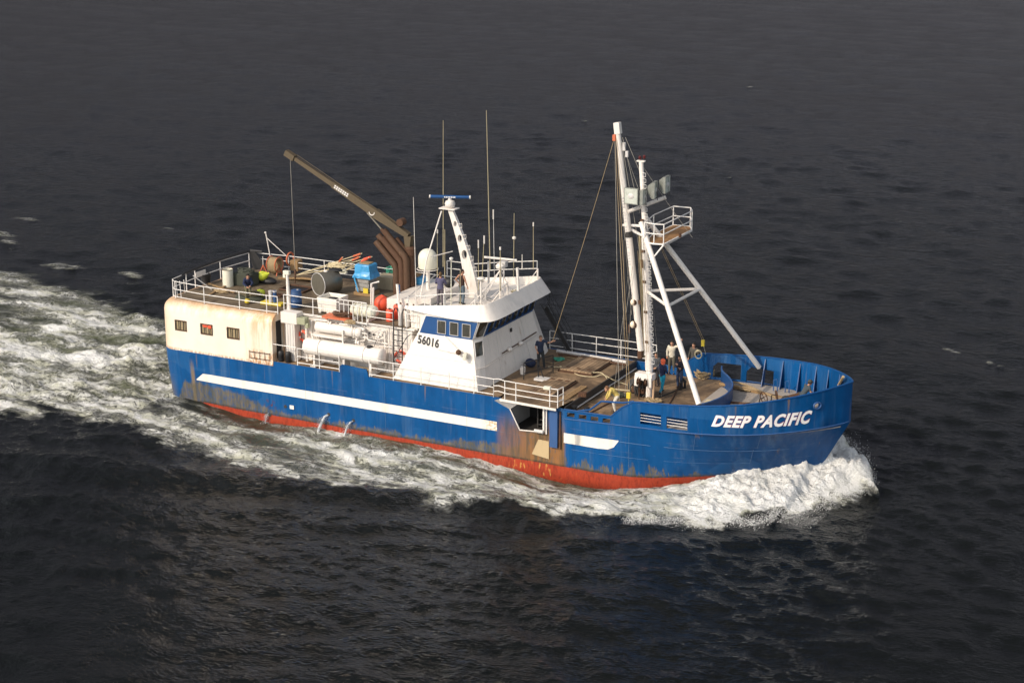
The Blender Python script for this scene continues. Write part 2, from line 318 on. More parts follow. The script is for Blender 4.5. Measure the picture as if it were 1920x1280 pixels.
def cut(obj, cutters):
    """subtract the cutter meshes from obj, then throw the cutters away"""
    for c in cutters:
        md = obj.modifiers.new('cut', 'BOOLEAN'); md.operation = 'DIFFERENCE'; md.solver = 'EXACT'; md.object = c
    dg = bpy.context.evaluated_depsgraph_get(); me = bpy.data.meshes.new_from_object(obj.evaluated_get(dg))
    obj.modifiers.clear(); old = obj.data; obj.data = me; me.name = old.name
    for c in cutters: bpy.data.objects.remove(c)
def cutter(mb): return mb.build('cutter', None, None)
# ================================================================ the vessel
SHIP = thing('fishing_vessel', (0, 0, 0), 'blue and white steel fishing vessel with DEEP PACIFIC on its bow, ploughing through dark water', 'boat')
S = SHIP
def interp(x, t):
    xs = [a for a, b in t]; ys = [b for a, b in t]; return float(np.interp(x, xs, ys))
DK = [(0, 4.3), (2, 4.38), (4, 4.4), (28, 4.42), (30, 4.45), (31, 4.36), (32, 4.16), (33, 3.82), (34, 3.3), (35, 2.52), (35.8, 1.7), (36.4, 0.95), (36.75, 0.42), (36.9, 0.0)]
WL = [(0, 3.7), (2, 4.1), (5, 4.35), (26, 4.38), (27.5, 4.15), (29, 3.75), (30.5, 3.1), (32, 2.3), (33.5, 1.45), (35, 0.75), (36, 0.3), (36.9, 0.0)]
KZ = [(0, 2.45), (24, 2.45), (31, 2.75), (37, 3.0)]
TOP = [(0, 2.75), (7.45, 2.76), (7.5, 2.98), (23.8, 2.98), (24.2, 2.92), (26.65, 2.94), (27.2, 3.45), (27.8, 3.84), (29, 3.94), (31, 4.1), (33, 4.3), (35, 4.6), (36.9, 4.9)]
def hb(x, z):
    k = interp(x, KZ); d = interp(x, DK)
    if z >= k: return d*(1.0+0.012*(z-k)) if x > 24 else d
    wl = interp(x, WL); f = max(0.0, min(1.0, (z+0.6)/(k+0.6)))
    if z < -0.6: return wl*max(0.25, 1-0.16*(-0.6-z)**1.3)
    kk = d*0.985 if x > 29 else d
    return wl+(kk-wl)*f**0.85
def stemx(z):
    if z >= 2.95: return 36.9
    return 36.9-(2.95-z)*0.53
sx_ = [0.0, 0.5, 1, 1.6, 2.2, 3, 4, 5, 6, 7, 7.45, 7.5, 9, 10.5, 12, 13.5, 15, 16.5, 18, 19.5, 20.6, 21.5, 22.5, 23.5, 23.8, 24.2, 25, 26, 26.65, 27.2, 27.8, 28.4, 29, 29.5, 30, 30.5, 31, 31.5, 32, 32.5, 33, 33.5, 34, 34.5, 35, 35.4, 35.8, 36.1, 36.4, 36.6, 36.75, 36.85]
def side(z, frac=None):
    """starboard outline of the hull at height z, from the middle of the stern to the stem"""
    pts = []
    h0 = hb(1.0, z); rc = 0.9
    for i in range(5): pts.append((0.0, -(h0-rc)*i/5))
    for i in range(7):
        a = math.pi/2*i/6; pts.append((rc-rc*math.cos(a), -(h0-rc)-rc*math.sin(a)))
    for x in sx_[3:]:
        xx = x if x < 27 else 27+(x-27)*(stemx(z)-27)/9.9
        pts.append((xx, -hb(x, z)))
    pts.append((stemx(z), 0)); return pts
def top_at(x): return interp(x, TOP)
levels = [-2.6, -1.8, -1.2, -0.6, -0.2, 0.2, 0.6, 1.0, 1.5, 2.0, 'k-', 'k', 'a', 'b', 't']
def level_pts(l):
    base = side(3.2 if l in ('k-', 'k', 'a', 'b', 't') else l); out = []
    n = len(base)
    for i, (x, y) in enumerate(base):
        if isinstance(l, (int, float)): z = l; out.append(Vector((x, y, z))); continue
        k = interp(x, KZ); T = top_at(x)
        z = {'k-': k-0.03, 'k': k, 'a': k+(T-k)*0.33, 'b': k+(T-k)*0.66, 't': T}[l]
        p = side(z)[i]; out.append(Vector((p[0], p[1], z if l != 't' else top_at(p[0]) if p[0] < 27 else z)))
    return out
mb = MB(); cols = [level_pts(l) for l in levels]
loops = []
for c in cols: loops.append(c+[Vector((p.x, -p.y, p.z)) for p in reversed(c[1:-1])])
mb.rings(loops, cap0=True, cap1=False)
hull = mb.build('hull', M['hull'], S, smooth=True)
hull['label'] = 'blue steel hull with red bottom, scraped and rust streaked'
# fix normals outwards, give it plate thickness
sm = hull.modifiers.new('plate', 'SOLIDIFY'); sm.thickness = 0.07; sm.offset = -1
dg = bpy.context.evaluated_depsgraph_get(); me = bpy.data.meshes.new_from_object(hull.evaluated_get(dg)); hull.modifiers.clear(); hull.data = me
def ypr(poly, y0, y1): return cutter(MB().prism([(x, y0, z) for x, z in poly], (0, y1-y0, 0)))
cs = []
DOORP = [(21.35, 2.5), (21.8, 3.4), (23.2, 3.4), (23.2, 1.62), (21.85, 1.5)]
cs.append(ypr(DOORP, -5.2, -3.9))
for k in range(4):
    x0 = 24.35+k*0.62; cs.append(ypr([(x0, 2.58), (x0+0.40, 2.60), (x0+0.42, 2.82), (x0+0.02, 2.80)], -5, -3.9))
for (a, b) in ((28.15, 29.2), (29.48, 30.5)):
    cs.append(ypr([(a, 2.82), (b, 2.84), (b, 3.42), (a, 3.40)], -5, -3.9))
for (a, b) in ((28.4, 29.9), (30.2, 31.7)):
    cs.append(ypr([(a, 2.7), (b, 2.74), (b, 3.52), (a+0.25, 3.5), (a, 3.25)], 3.6, 5.2))
cs.append(cutter(MB().lathe([(0.13, -0.5), (0.13, 0.5)], (35.78, -1.74, 4.08), d=(0.78, -0.62, 0), n=16)))
cut(hull, cs)
for p in hull.data.polygons: p.use_smooth = True
hull.data.set_sharp_from_angle(angle=R(32))
# rubbing strake along the knuckle, capping rail on the bulwark
def along(z_of, xs, off=0.0, side_=-1, t=None):
    out = []
    for x in xs:
        z = z_of(x); xx = x if x < 27 else 27+(x-27)*(stemx(z)-27)/9.9
        out.append((xx+(0.3*off if x > 36 else 0), side_*(hb(x, z)+off), z))
    return out
fx = [24.2+0.45*i for i in range(28)]+[36.7, 36.85]
for sd in (-1, 1):
    line(along(lambda x: interp(x, KZ), fx, 0.01, sd), 0.028, 'rubbing_strake', M['blue_worn'], S)
    cx_ = [24.2, 25, 26, 26.65, 27.2, 27.8]+[28.2+0.4*i for i in range(22)]+[36.8]
    tp = along(lambda x: top_at(x), cx_, -0.03, sd); tp.append((36.9, 0, 4.9))
    line(tp, 0.05, 'bulwark_capping', M['blue'], S)
# stern fender lip at the blue / white joint
# white stripes along the side
def stripe(poly_top, poly_bot, name):
    m = MB(); n = len(poly_top); v = []
    for (x, z) in poly_top: v.append((x, -hb(x, z)-0.008, z))
    for (x, z) in poly_bot: v.append((x, -hb(x, z)-0.008, z))
    m.add(v, [(i, i+1, n+i+1, n+i) for i in range(n-1)]); return m.build(name, M['letter_stripe'], S)
ts = NT('stripe_paint'); n_ = ts.noise(2.5, 6, ts.scale((1, 1, .15)), .7); n2_ = ts.noise(7, 4)
c_ = ts.mix(ts.step(n_, .5, .75, 0, .35), (0.80, 0.75, 0.66), (0.5, 0.42, 0.32))
c_ = ts.mix(ts.ma('MULTIPLY', ts.ma('MULTIPLY', ts.step(ts.X, 21, 20.9), ts.step(ts.X, 19.7, 20.3, 0, .8)), ts.step(n2_, .4, .62)), c_, (0.42, 0.24, 0.08))
c_ = ts.mix(ts.ma('MULTIPLY', ts.ma('MULTIPLY', ts.step(ts.X, 24.5, 24.8), ts.step(ts.X, 25.3, 25.0)), ts.step(n_, .35, .6, 0, .8)), c_, (0.25, 0.25, 0.24))
ts.set(Base_Color=c_, Roughness=.45); M['letter_stripe'] = ts.m
nst = 40
ta = []; ba = []
for i in range(nst):
    x = 2.35+(20.58-2.35)*i/(nst-1); zt = 1.66+0.004*(x-2.5)+(0.0 if x > 3.0 else -0.48*(1-math.sqrt(max(0, 1-((3.0-x)/0.66)**2)))); ta.append((x, zt)); ba.append((x, 1.22+0.002*(x-2.5)))
stripe(ta, ba, 'hull_stripe')
ta = [(24.2, 1.74), (25, 1.75), (26, 1.77), (26.5, 1.785), (26.8, 1.79), (27.05, 1.80)]; ba = [(24.2, 1.24), (25, 1.24), (26, 1.24), (26.5, 1.27), (26.8, 1.42), (27.04, 1.76)]
stripe(ta, ba, 'hull_stripe')
# decks
def deck(xs, z_of, name, mat, inset=0.07, th=0.05, yr=None):
    m = MB(); v = []
    for x in xs:
        z = z_of(x); h = hb(x, z)-inset; v += [(x, -h, z), (x, h, z), (x, h, z-th), (x, -h, z-th)]
    n = len(xs); m.add(v, [(4*i+a, 4*i+b, 4*i+4+b, 4*i+4+a) for i in range(n-1) for a, b in ((0, 1), (1, 2), (2, 3), (3, 0))]+[(0, 1, 2, 3), tuple(4*n-4+i for i in range(4))])
    return m.build(name, mat, S)
deck([0.95]+[1.5+1.5*i for i in range(13)]+[20.6], lambda x: 2.96, 'main_deck', M['deck'])
box((20.6, -3.2, 2.86), (24.15, 4.32, 2.97), 'main_deck', M['deck'], S)
def wz(x): return 2.52+0.33*max(0, min(1, (x-27.5)/5.5))
deck([24.2+0.6*i for i in range(9)]+[29.3], wz, 'well_deck', M['deck'])
deck([29.3+0.4*i for i in range(18)]+[36.4, 36.6], wz, 'foredeck', M['foredeck'])
box((24.15, -4.3, 2.45), (24.22, 4.3, 3.0), 'deck_break', M['dark'], S)
line([(24.25, -4.2, 2.62), (24.25, 4.2, 2.62)], 0.04, 'break_pipe', M['grey_white'], S)
# inner bulkhead under the platform: hauling recess
box((21.2, -2.2, 1.4), (23.4, -2.15, 2.95), 'hauling_recess', M['black'], S)  # back wall coloured black to paint in the shade of the recess
m = MB(); m.bbox((21.2, -4.33, 1.35), (23.4, -2.2, 1.45)).bbox((23.33, -4.33, 1.45), (23.4, -2.2, 2.95)).bbox((21.27, -4.3, 2.78), (23.33, -2.2, 2.85)); m.build('hauling_recess', M['dark'], S)  # floor, forward wall and ceiling darkened too, as painted shade
box((21.2, -4.33, 1.45), (21.27, -2.2, 2.78), 'hauling_recess', M['grey_white'], S)
m = MB(); 
for k in range(5): m.box((22.6+0.06*k, -3.35+0.02*k, 1.6+0.25*k), (0.42, 0.28, 0.05))
m.bbox((22.32, -3.5, 1.45), (22.38, -3.2, 2.8)).bbox((23.0, -3.5, 1.45), (23.06, -3.2, 2.8)); m.build('recess_steps', M['dark'], S)
# platform over the door, sloping side plate, white frame
m = MB(); m.prism([(21.0, -4.78, 3.08), (23.95, -4.78, 3.02), (24.1, -3.2, 3.0), (20.7, -3.2, 3.0)], (0, 0, 0.03)); m.build('platform_deck', M['deck'], S)
m = MB(); m.prism([(20.95, -4.80, 3.10), (23.97, -4.80, 3.04), (23.97, -4.80, 2.93), (20.95, -4.80, 2.98)], (0, -0.04, 0)); m.build('platform_edge', M['white'], S)
m = MB(); m.prism([(20.45, -4.42, 2.82), (21.28, -4.42, 2.50), (21.95, -4.84, 3.02), (20.95, -4.84, 3.08)], (0.0, 0.02, -0.03)); m.build('platform_side_plate', M['grey_white'], S)
line([(21.33, -4.46, 2.52), (21.86, -4.46, 1.53), (23.2, -4.46, 1.62)], 0.035, 'door_frame', M['white'], S)
box((23.12, -4.52, 1.62), (23.2, -4.42, 2.95), 'door_frame', M['white'], S)
box((23.27, -4.50, 1.55), (23.33, -4.42, 2.95), 'door_frame', M['white'], S)
MB().lathe([(0.09, -0.05), (0.09, 0.42), (0.06, 0.43)], (22.75, -4.55, 1.66), 'x', 12).build('fairlead_roller', M['grey_white'], S, smooth=True)
box((23.5, -4.56, 0.95), (23.92, -4.42, 2.82), 'fender_post', M['blue_worn'], S, bevel=0.02)
box((24.0, -4.50, 0.9), (24.06, -4.42, 2.8), 'fender_post', M['rust'], S)
m = MB(); m.prism([(22.85, -4.405, 1.20), (23.42, -4.405, 1.18), (23.42, -4.405, 0.28), (22.5, -4.405, 0.40)], (0, -0.03, 0)); m.build('scuff_plate', paint('stained_scuff_plate', (0.48, 0.36, 0.20), 0.6, 0.4, 0.4), S)
# raised bulwark piece amidships
m = MB(); m.prism([(11.55, -4.42, 2.9), (13.25, -4.42, 2.9), (13.25, -4.42, 3.02), (13.15, -4.42, 3.35), (11.7, -4.42, 3.42), (11.55, -4.42, 3.3)], (0, 0.06, 0)); m.build('raised_bulwark', M['hull'], S)
# brackets inside the bow bulwark (frames)
xb = [31.2, 32.2, 33.2, 34.2, 35.0, 35.8]
for x in xb:
    for sd in (-1, 1):
        z0 = wz(x)+.002; z1 = top_at(x)-0.06; h = hb(x, z0)-0.08; h1 = hb(x, z1)-0.08
        nx = 0.0
        m = MB(); m.prism([(x, sd*h, z0), (x, sd*(h-0.45), z0), (x, sd*(h1-0.06), z1), (x, sd*h1, z1)], (0.04, 0, 0)); m.build('bulwark_bracket', M['blue'], S)
# breakwater: curved wall across the deck
bw = [(27.3, -4.25), (28.0, -4.1), (28.9, -3.6), (29.7, -2.8), (30.3, -1.8), (30.65, -0.7), (30.7, 0.5), (30.45, 1.6), (29.9, 2.6), (29.2, 3.5), (28.9, 4.25)]
from itertools import chain
def spl(pts, n=4):
    P = [Vector(p) if len(p) == 3 else Vector((p[0], p[1], 0)) for p in pts]; out = []
    for i in range(len(P)-1):
        p0, p1, p2, p3 = P[max(i-1, 0)], P[i], P[i+1], P[min(i+2, len(P)-1)]
        for k in range(n):
            t = k/n; out.append(0.5*((2*p1)+(p2-p0)*t+(2*p0-5*p1+4*p2-p3)*t*t+(3*p1-p0-3*p2+p3)*t**3))
    out.append(P[-1]); return out
bs = spl(bw); m = MB(); v = []
for p in bs: 
    z0 = wz(p.x)-0.02; z1 = 3.38+0.0*p.y
    v += [(p.x, p.y, z0), (p.x+0.06, p.y, z0), (p.x+0.06, p.y, z1), (p.x, p.y, z1)]
n = len(bs); m.add(v, [(4*i+a, 4*i+b, 4*i+4+b, 4*i+4+a) for i in range(n-1) for a, b in ((0, 1), (1, 2), (2, 3), (3, 0))]+[(0, 1, 2, 3), tuple(4*n-4+i for i in range(4))])
m.build('breakwater', M['blue'], S, smooth=True)
line([(p.x+0.03, p.y, 3.38) for p in bs], 0.045, 'breakwater_capping', M['blue_worn'], S)
for (a, b) in ((28.15, 29.2), (29.48, 30.5)):
    for zz in (2.98, 3.12, 3.26): line([(a, -4.42, zz), (b, -4.42, zz+.01)], 0.014, 'port_bar', M['rail'], S)
# frame bar over the low bulwark
line([(24.95, -4.4, 2.95), (25.55, -4.4, 3.1), (26.15, -4.42, 3.62), (27.3, -4.42, 3.72), (27.8, -4.42, 3.86)], 0.05, 'bulwark_frame', M['blue'], S)
# hawse ring
o_ = MB(); c = Vector((35.80, -1.76, 4.08)); dz = Vector((0.78, -0.62, 0)).normalized(); tz = Vector((0.62, 0.78, 0))
ring = [c+tz*(0.20*math.cos(a))+Vector((0, 0, 0.15*math.sin(a)))-dz*0.0 for a in [2*math.pi*i/20 for i in range(20)]]
o_.tube(ring, 0.04, 8, closed=True).build('hawse_ring', M['blue_worn'], S, smooth=True)
# weld seams and plate edges on the forward hull
M['seam'] = paint('chafed_blue_edge', (0.06, 0.13, 0.26), 0.5, 0.15, 0.4)
line(along(lambda x: 1.74+.012*(x-27), [27.1+.4*i for i in range(21)], 0.0, -1), 0.014, 'weld_seam', M['seam'], S)
line(along(lambda x: 0.95+.01*(x-24), [24.6+.5*i for i in range(19)], -0.004, -1), 0.010, 'weld_seam', M['seam'], S)
for x_, z0_, z1_ in ((33.6, 1.0, 1.9), (33.75, 2.0, 2.8), (30.9, 1.8, 2.6), (27.6, .4, 2.4), (18.9, .3, 2.9), (14.2, .3, 2.8), (9.4, .4, 2.85), (4.6, 1.7, 2.7)):
    line([(27+(x_-27)*(stemx(z)-27)/9.9 if x_ > 27 else x_, -hb(x_, z)-.001, z) for z in np.linspace(z0_, z1_, 6)], 0.010, 'weld_seam', M['seam'], S)
# lettering
def text_mesh(body, size, bold=0.0, shear=0.0, sp=1.0):
    cu = bpy.data.curves.new('txt', 'FONT'); cu.body = body; cu.size = size; cu.offset = bold; cu.shear = shear; cu.space_character = sp; cu.resolution_u = 3
    o = bpy.data.objects.new('txt', cu); sc.collection.objects.link(o); dg = bpy.context.evaluated_depsgraph_get()
    me = bpy.data.meshes.new_from_object(o.evaluated_get(dg)); bpy.data.objects.remove(o); 
    bm = bmesh.new(); bm.from_mesh(me); bmesh.ops.triangulate(bm, faces=bm.faces)
    for _ in range(3):
        bmesh.ops.subdivide_edges(bm, edges=[e for e in bm.edges if e.calc_length() > size*0.35], cuts=1); bmesh.ops.triangulate(bm, faces=[f for f in bm.faces if len(f.verts) > 3])
    bm.to_mesh(me); bm.free(); return me
def place_text(me, fn, name, mat, parent):
    xs = [v.co.x for v in me.vertices]; ys = [v.co.y for v in me.vertices]; x0, x1, y0, y1 = min(xs), max(xs), min(ys), max(ys)
    for v in me.vertices: v.co = fn((v.co.x-x0)/(x1-x0), (v.co.y-y0)/(y1-y0))
    me.materials.clear(); me.materials.append(mat); o = bpy.data.objects.new(name, me); sc.collection.objects.link(o); o.parent = parent; return o
def bowname(lift, grow=0.0):
    # arc-length along the bow between the two ends
    xs = [31.3+0.05*i for i in range(100)]; pts = [(x, hb(x, 3.6)) for x in xs]; L = [0]
    for i in range(1, len(pts)): L.append(L[-1]+math.hypot(pts[i][0]-pts[i-1][0], pts[i][1]-pts[i-1][1]))
    x0, x1 = NAMEX; s0 = np.interp(x0, xs, L); s1 = np.interp(x1, xs, L)
    def fn(u, v):
        s = s0+(s1-s0)*u; x = float(np.interp(s, L, xs)); e = 0.01
        z = 3.19+0.07*u**1.5+v*(0.57+.07*u)
        yy = -hb(x, z); nx = (hb(x+0.02, z)-hb(x-0.02, z))/0.04; nrm = Vector((-nx, -1, 0)).normalized()
        return Vector((x, yy, z))+nrm*lift
    return fn
NAMEX = (31.6, 35.62)
me = text_mesh('DEEP PACIFIC', 1.0, 0.042, 0.42, 1.12); place_text(me, bowname(0.016), 'name_lettering', M['letter'], S)
me = text_mesh('DEEP PACIFIC', 1.0, 0.06, 0.42, 1.12); place_text(me, bowname(0.009), 'name_lettering_outline', M['letter_red'], S)
# plimsoll style mark and rust scar
box((12.4-4.0, -4.425, 0.55), (8.65, -4.40, 0.75), 'hull_plate', M['tote'], S)
line([(26.95, -4.2, 0.0), (27.05, -4.18, -0.7)], 0.025, 'draught_pipe', M['rust'], S)
# ---------------------------------------------------------------- aft deckhouse, flush with the hull side, all edges rounded
def rrect(x0, x1, hw, rc, rf=0.02, n=6):
    pts = []
    for (cx, cy, a0, r) in ((x0+rc, -hw+rc, math.pi, rc), (x1-rf, -hw+rf, 1.5*math.pi, rf), (x1-rf, hw-rf, 0, rf), (x0+rc, hw-rc, .5*math.pi, rc)):
        for i in range(n+1):
            a = a0+math.pi/2*i/n; pts.append((cx+r*math.cos(a), cy+r*math.sin(a)))
    return pts
loops = []
prof = [(0.0, 2.74), (0, 3.4), (0, 4.2), (0, 4.85)]+[(0.62*(1-math.cos(a)), 4.85+0.62*math.sin(a)) for a in [math.pi/2*i/7 for i in range(1, 8)]]
for d, z in prof:
    lp = []
    for (x, y) in rrect(0.0+d-0.01, 7.45, 4.40-d, max(0.9-d*0.6, 0.3)):
        # follow the slight waist of the hull towards the stern
        lp.append(Vector((x, y*(hb(max(0, min(7, x)), 2.7)+0.012)/4.40, z)))
    loops.append(lp)
house = MB().rings(loops).build('deckhouse', M['house'], S, smooth=True)
cs = [cutter(MB().bbox((5.2, -4.05, 2.99), (7.6, -3.42, 5.05)))]
for (a, b, c, d) in ((1.17, 1.92, 3.88, 4.42), (2.88, 3.62, 3.90, 4.44), (4.60, 5.36, 3.90, 4.46)):
    cs.append(ypr([(a, c), (b, c), (b, d), (a, d)], -4.7, -4.18))
cut(house, cs); house.data.polygons.foreach_set('use_smooth', [True]*len(house.data.polygons)); house.data.set_sharp_from_angle(angle=R(25))
deckl = rrect(0.62, 7.46, 3.76, 0.4); box_ = MB().prism([(x, y, 5.468) for x, y in deckl], (0, 0, 0.02)); box_.build('boat_deck', M['boatdeck'], S)
for (a, b, c, d) in ((1.17, 1.92, 3.88, 4.42), (2.88, 3.62, 3.90, 4.44), (4.60, 5.36, 3.90, 4.46)):
    yy = -hb(a, 2.7)+0.06
    wn = MB().bbox((a-0.02, yy, c-0.02), (b+0.02, yy+0.02, d+0.02)).build('window', M['glass'], S)
    fr = MB(); rp = [(a, yy-0.07, c), (b, yy-0.07, c), (b, yy-0.07, d), (a, yy-0.07, d)]
    fr.tube(rp, 0.035, 6, closed=True).build('window_frame', M['rust'], wn)
    cu_ = MB()
    for k, (u0_, u1_) in enumerate(((.06, .22), (.30, .36), (.44, .62), (.72, .78), (.84, .95))): cu_.bbox((a+(b-a)*u0_, yy-0.014, c+.03), (a+(b-a)*u1_, yy-.006, d-.03))
    cu_.build('curtain', cloth('curtain', (0.30, 0.23, 0.13)), wn)
    if a > 2 and a < 4: MB().ball((a+.25, yy-.03, d-.1), .1, sc=(1.6, .2, .9)).ball((a+.55, yy-.03, d-.12), .1, sc=(1.3, .2, 1.1)).build('red_cloth', M['orange'], wn, smooth=True)
box((7.28, -4.04, 3.0), (7.34, -3.43, 5.04), 'doorway_shade_panel', M['black'], S)  # black panel set inside the doorway as its painted shade
# rusty grille / ladder rack on the side near the front
m = MB()
for z in (3.08, 3.42): m.tube([(6.0, -4.47, z-.06), (7.3, -4.47, z-.04)], 0.02, 6)
for x in (6.0, 6.32, 6.65, 6.98, 7.3): m.tube([(x, -4.47, 3.0), (x, -4.47, 3.42)], 0.016, 6)
m.build('side_rack', M['rust'], S)
# ---------------------------------------------------------------- middle house under the boat deck
mid = box((7.46, -3.28, 2.96), (15.2, 3.3, 5.44), 'deckhouse_wall', M['white'], S)
MB().bbox((7.46, -3.42, 5.40), (15.4, 3.76, 5.47)).build('boat_deck', M['white'], S)
MB().bbox((7.47, -3.36, 5.472), (15.0, 3.7, 5.488)).build('boat_deck', M['boatdeck'], S)
m = MB()
for x in (8.2, 9.6, 11.0, 12.4, 13.8, 14.35): MB().bbox((x, -3.34, 3.0), (x+0.06, -3.28, 5.40)).build('wall_stiffener', M['white'], S)
box((7.95, -3.88, 2.98), (8.5, -3.36, 5.0), 'deck_locker', M['white'], S, bevel=0.02)
m = MB(); 
for k in range(3): m.bbox((8.03+k*.16, -3.90, 3.05), (8.10+k*.16, -3.88, 4.95))
m.build('locker_rib', M['grey_white'], S)
box((7.7, -3.95, 5.0), (8.7, -3.35, 5.6), 'vent_box', M['white'], S, bevel=0.03)
for k in range(2): MB().lathe([(.14, 0), (.16, .03), (.15, .28), (.16, .3), (.15, .5), (.11, .55)], (7.75+k*.45, -4.1, 2.98), 'z', 12).build('mooring_bitt', M['black'], S, smooth=True)
# two white pressure tanks with pipes
def tank(x0, x1, y, z, r, name='pressure_tank'):
    L = x1-x0; m = MB(); pr = [(r*math.sin(a), r*.45*(1-math.cos(a))) for a in [math.pi/2*i/6 for i in range(7)]]
    pr += [(r*math.sin(a), L-r*.45*(1-math.cos(a))) for a in [math.pi/2*i/6 for i in range(6, -1, -1)]]
    return m.lathe(pr, (x0, y, z), 'x', 28).build(name, M['white'], S, smooth=True)
t1 = tank(9.15, 13.95, -3.95, 3.98, 0.43); t2 = tank(9.7, 12.1, -3.68, 5.0, 0.27)
for x in (9.8, 11.6, 13.2):
    MB().prism([(x, -4.2, 2.98), (x, -3.6, 2.98), (x, -3.65, 3.7), (x, -4.15, 3.7)], (.09, 0, 0)).bbox((x-.12, -4.3, 2.985), (x+.2, -3.5, 3.03)).build('tank_saddle', M['white'], t1)
for x in (10.2, 12.9): MB().tube([(x, -3.95+.45*math.cos(a), 3.98+.45*math.sin(a)) for a in [2*math.pi*i/24 for i in range(24)]], 0.02, 6, closed=True).build('tank_band', M['white'], t1)
MB().lathe([(.17, 0), (.17, .07), (.10, .1)], (13.1, -3.95, 4.38), 'z', 14).build('tank_hatch', M['dark'], t1, smooth=True)
MB().lathe([(.30, 0), (.30, .06), (.27, .06), (.27, .3), (.2, .38)], (12.1, -3.66, 5.0), 'x', 18).build('tank_head', M['white'], t2, smooth=True)
m = MB().bbox((9.6, -4.0, 4.56), (11.6, -3.42, 4.66)).bbox((9.65, -4.0, 4.0), (9.72, -3.93, 4.6)).bbox((11.5, -4.05, 3.0), (11.58, -3.97, 5.1)).bbox((9.55, -3.5, 3.6), (9.62, -3.43, 5.3)); m.build('tank_rack', M['white'], S)
random.seed(4)
def pipe(pts, r=0.035, name='pipe', mat='white'):
    return MB().tube(pts, r, 8).build(name, M[mat], S, smooth=True)
pipe([(11.2, -3.75, 5.0), (11.2, -3.75, 5.32), (12.0, -3.72, 5.36), (12.6, -3.6, 5.2), (12.6, -3.6, 4.6), (12.2, -3.6, 4.5)], .05)
pipe([(12.4, -3.7, 5.0), (12.8, -3.7, 5.0), (12.85, -3.7, 4.7), (13.4, -3.7, 4.65), (13.45, -3.7, 5.2), (13.8, -3.5, 5.25)], .04)
pipe([(9.3, -3.5, 3.1), (9.3, -3.5, 5.2), (9.7, -3.5, 5.3), (10.4, -3.5, 5.32)], .05)
pipe([(9.05, -3.6, 3.0), (9.05, -3.6, 4.9)], .07)
pipe([(13.7, -3.45, 3.2), (13.7, -3.45, 5.3)], .05); pipe([(13.95, -3.45, 3.2), (13.95, -3.45, 5.3)], .03); pipe([(14.1, -3.45, 4.4), (13.4, -3.5, 4.4), (13.4, -3.5, 3.6)], .03)
pipe([(10.0, -3.42, 4.75), (13.6, -3.42, 4.7)], .03); pipe([(11.8, -3.5, 4.62), (13.9, -3.5, 4.56)], .035); pipe([(12.2, -3.85, 4.46), (12.2, -3.7, 4.75), (12.7, -3.6, 4.78)], .06)
pipe([(9.9, -3.45, 5.3), (10.5, -3.45, 5.05), (10.9, -3.45, 5.32)], .025); pipe([(12.3, -3.45, 5.32), (12.9, -3.45, 5.1), (13.3, -3.45, 5.33)], .02)
for k, z in enumerate((3.35, 3.55)): pipe([(9.2, -3.5, z), (13.6, -3.5, z)], .03)
pipe([(13.3, -3.9, 4.42), (13.35, -3.7, 4.75), (13.6, -3.5, 4.95), (13.62, -3.45, 5.2)], .015, 'cable', 'dark')
pipe([(8.75, -3.35, 5.4), (8.6, -3.5, 5.0), (8.72, -3.6, 4.2), (8.75, -3.5, 3.4)], .02, 'cable', 'dark')
for (x, y, z, r) in ((12.1, -3.7, 4.78, .12), (12.75, -3.62, 4.75, .1), (11.9, -3.7, 5.28, .12), (12.5, -3.62, 5.15, .1), (13.42, -3.66, 4.9, .09), (12.3, -3.8, 4.5, .11), (10.6, -3.72, 5.3, .08)):
    MB().lathe([(r, 0), (r, .05), (r*.6, .05), (r*.6, .14), (r, .14), (r, .19)], (x-.1, y, z), 'x', 12).build('valve', M['white'], S, smooth=True)
for c_, d_ in (((11.25, -3.48, 4.95), (.1, .06, .16)), ((13.0, -3.4, 4.9), (.10, .04, .12)), ((12.75, -3.4, 4.95), (.08, .04, .1))): MB().box(c_, d_).build('gauge', M['dark'], S)
for x, w_ in ((10.35, .5), (12.6, .8)): MB().box((x, -3.42, 3.5), (w_, .25, .7)).build('pump_housing', M['grey_white'], S, bevel=.04)
m = MB().box((8.95, -3.75, 5.22), (.5, .4, .35)).box((9.25, -3.8, 5.0), (.2, .2, .25)); m.build('winch_motor', paint('grey_green_enamel', (.33, .34, .22), .5, .3, .5), S, bevel=.03)
for k in range(14):
    a = random.random()*6.28; 
m = MB()
for k in range(7):
    px = 11.9+random.random()*1.3; m.tube([(px, -4.1, 3.05), (px+random.uniform(-.3, .3), -4.0, 3.25), (px+random.uniform(-.7, .7), -4.05, 3.3), (px+random.uniform(-.5, .5), -4.2, 3.1)], .025, 6)
m.build('mooring_line', M['rope'], S, smooth=True)
for k in range(16):
    x0 = random.uniform(9.3, 13.6); z0 = random.choice((3.2, 3.4, 4.5, 4.7, 5.25)); x1 = x0+random.uniform(.2, .9); z1 = z0+random.choice((-.25, .2, .35)); yy = -3.36-random.random()*.12
    pipe([(x0, yy, z0), (x1, yy, z0), (x1, yy, z1), (x1+.15, yy, z1)], random.uniform(.014, .03), 'pipe', random.choice(('white', 'grey_white', 'rail')))
for k in range(6): x0 = 9.6+k*.75; MB().lathe([(.06, 0), (.06, .03), (.02, .03), (.02, .1)], (x0, -3.5, 4.85+.2*(k % 2)), 'y', 10).build('valve_wheel', M['orange_dull'] if k % 3 == 0 else M['grey_white'], S, smooth=True)
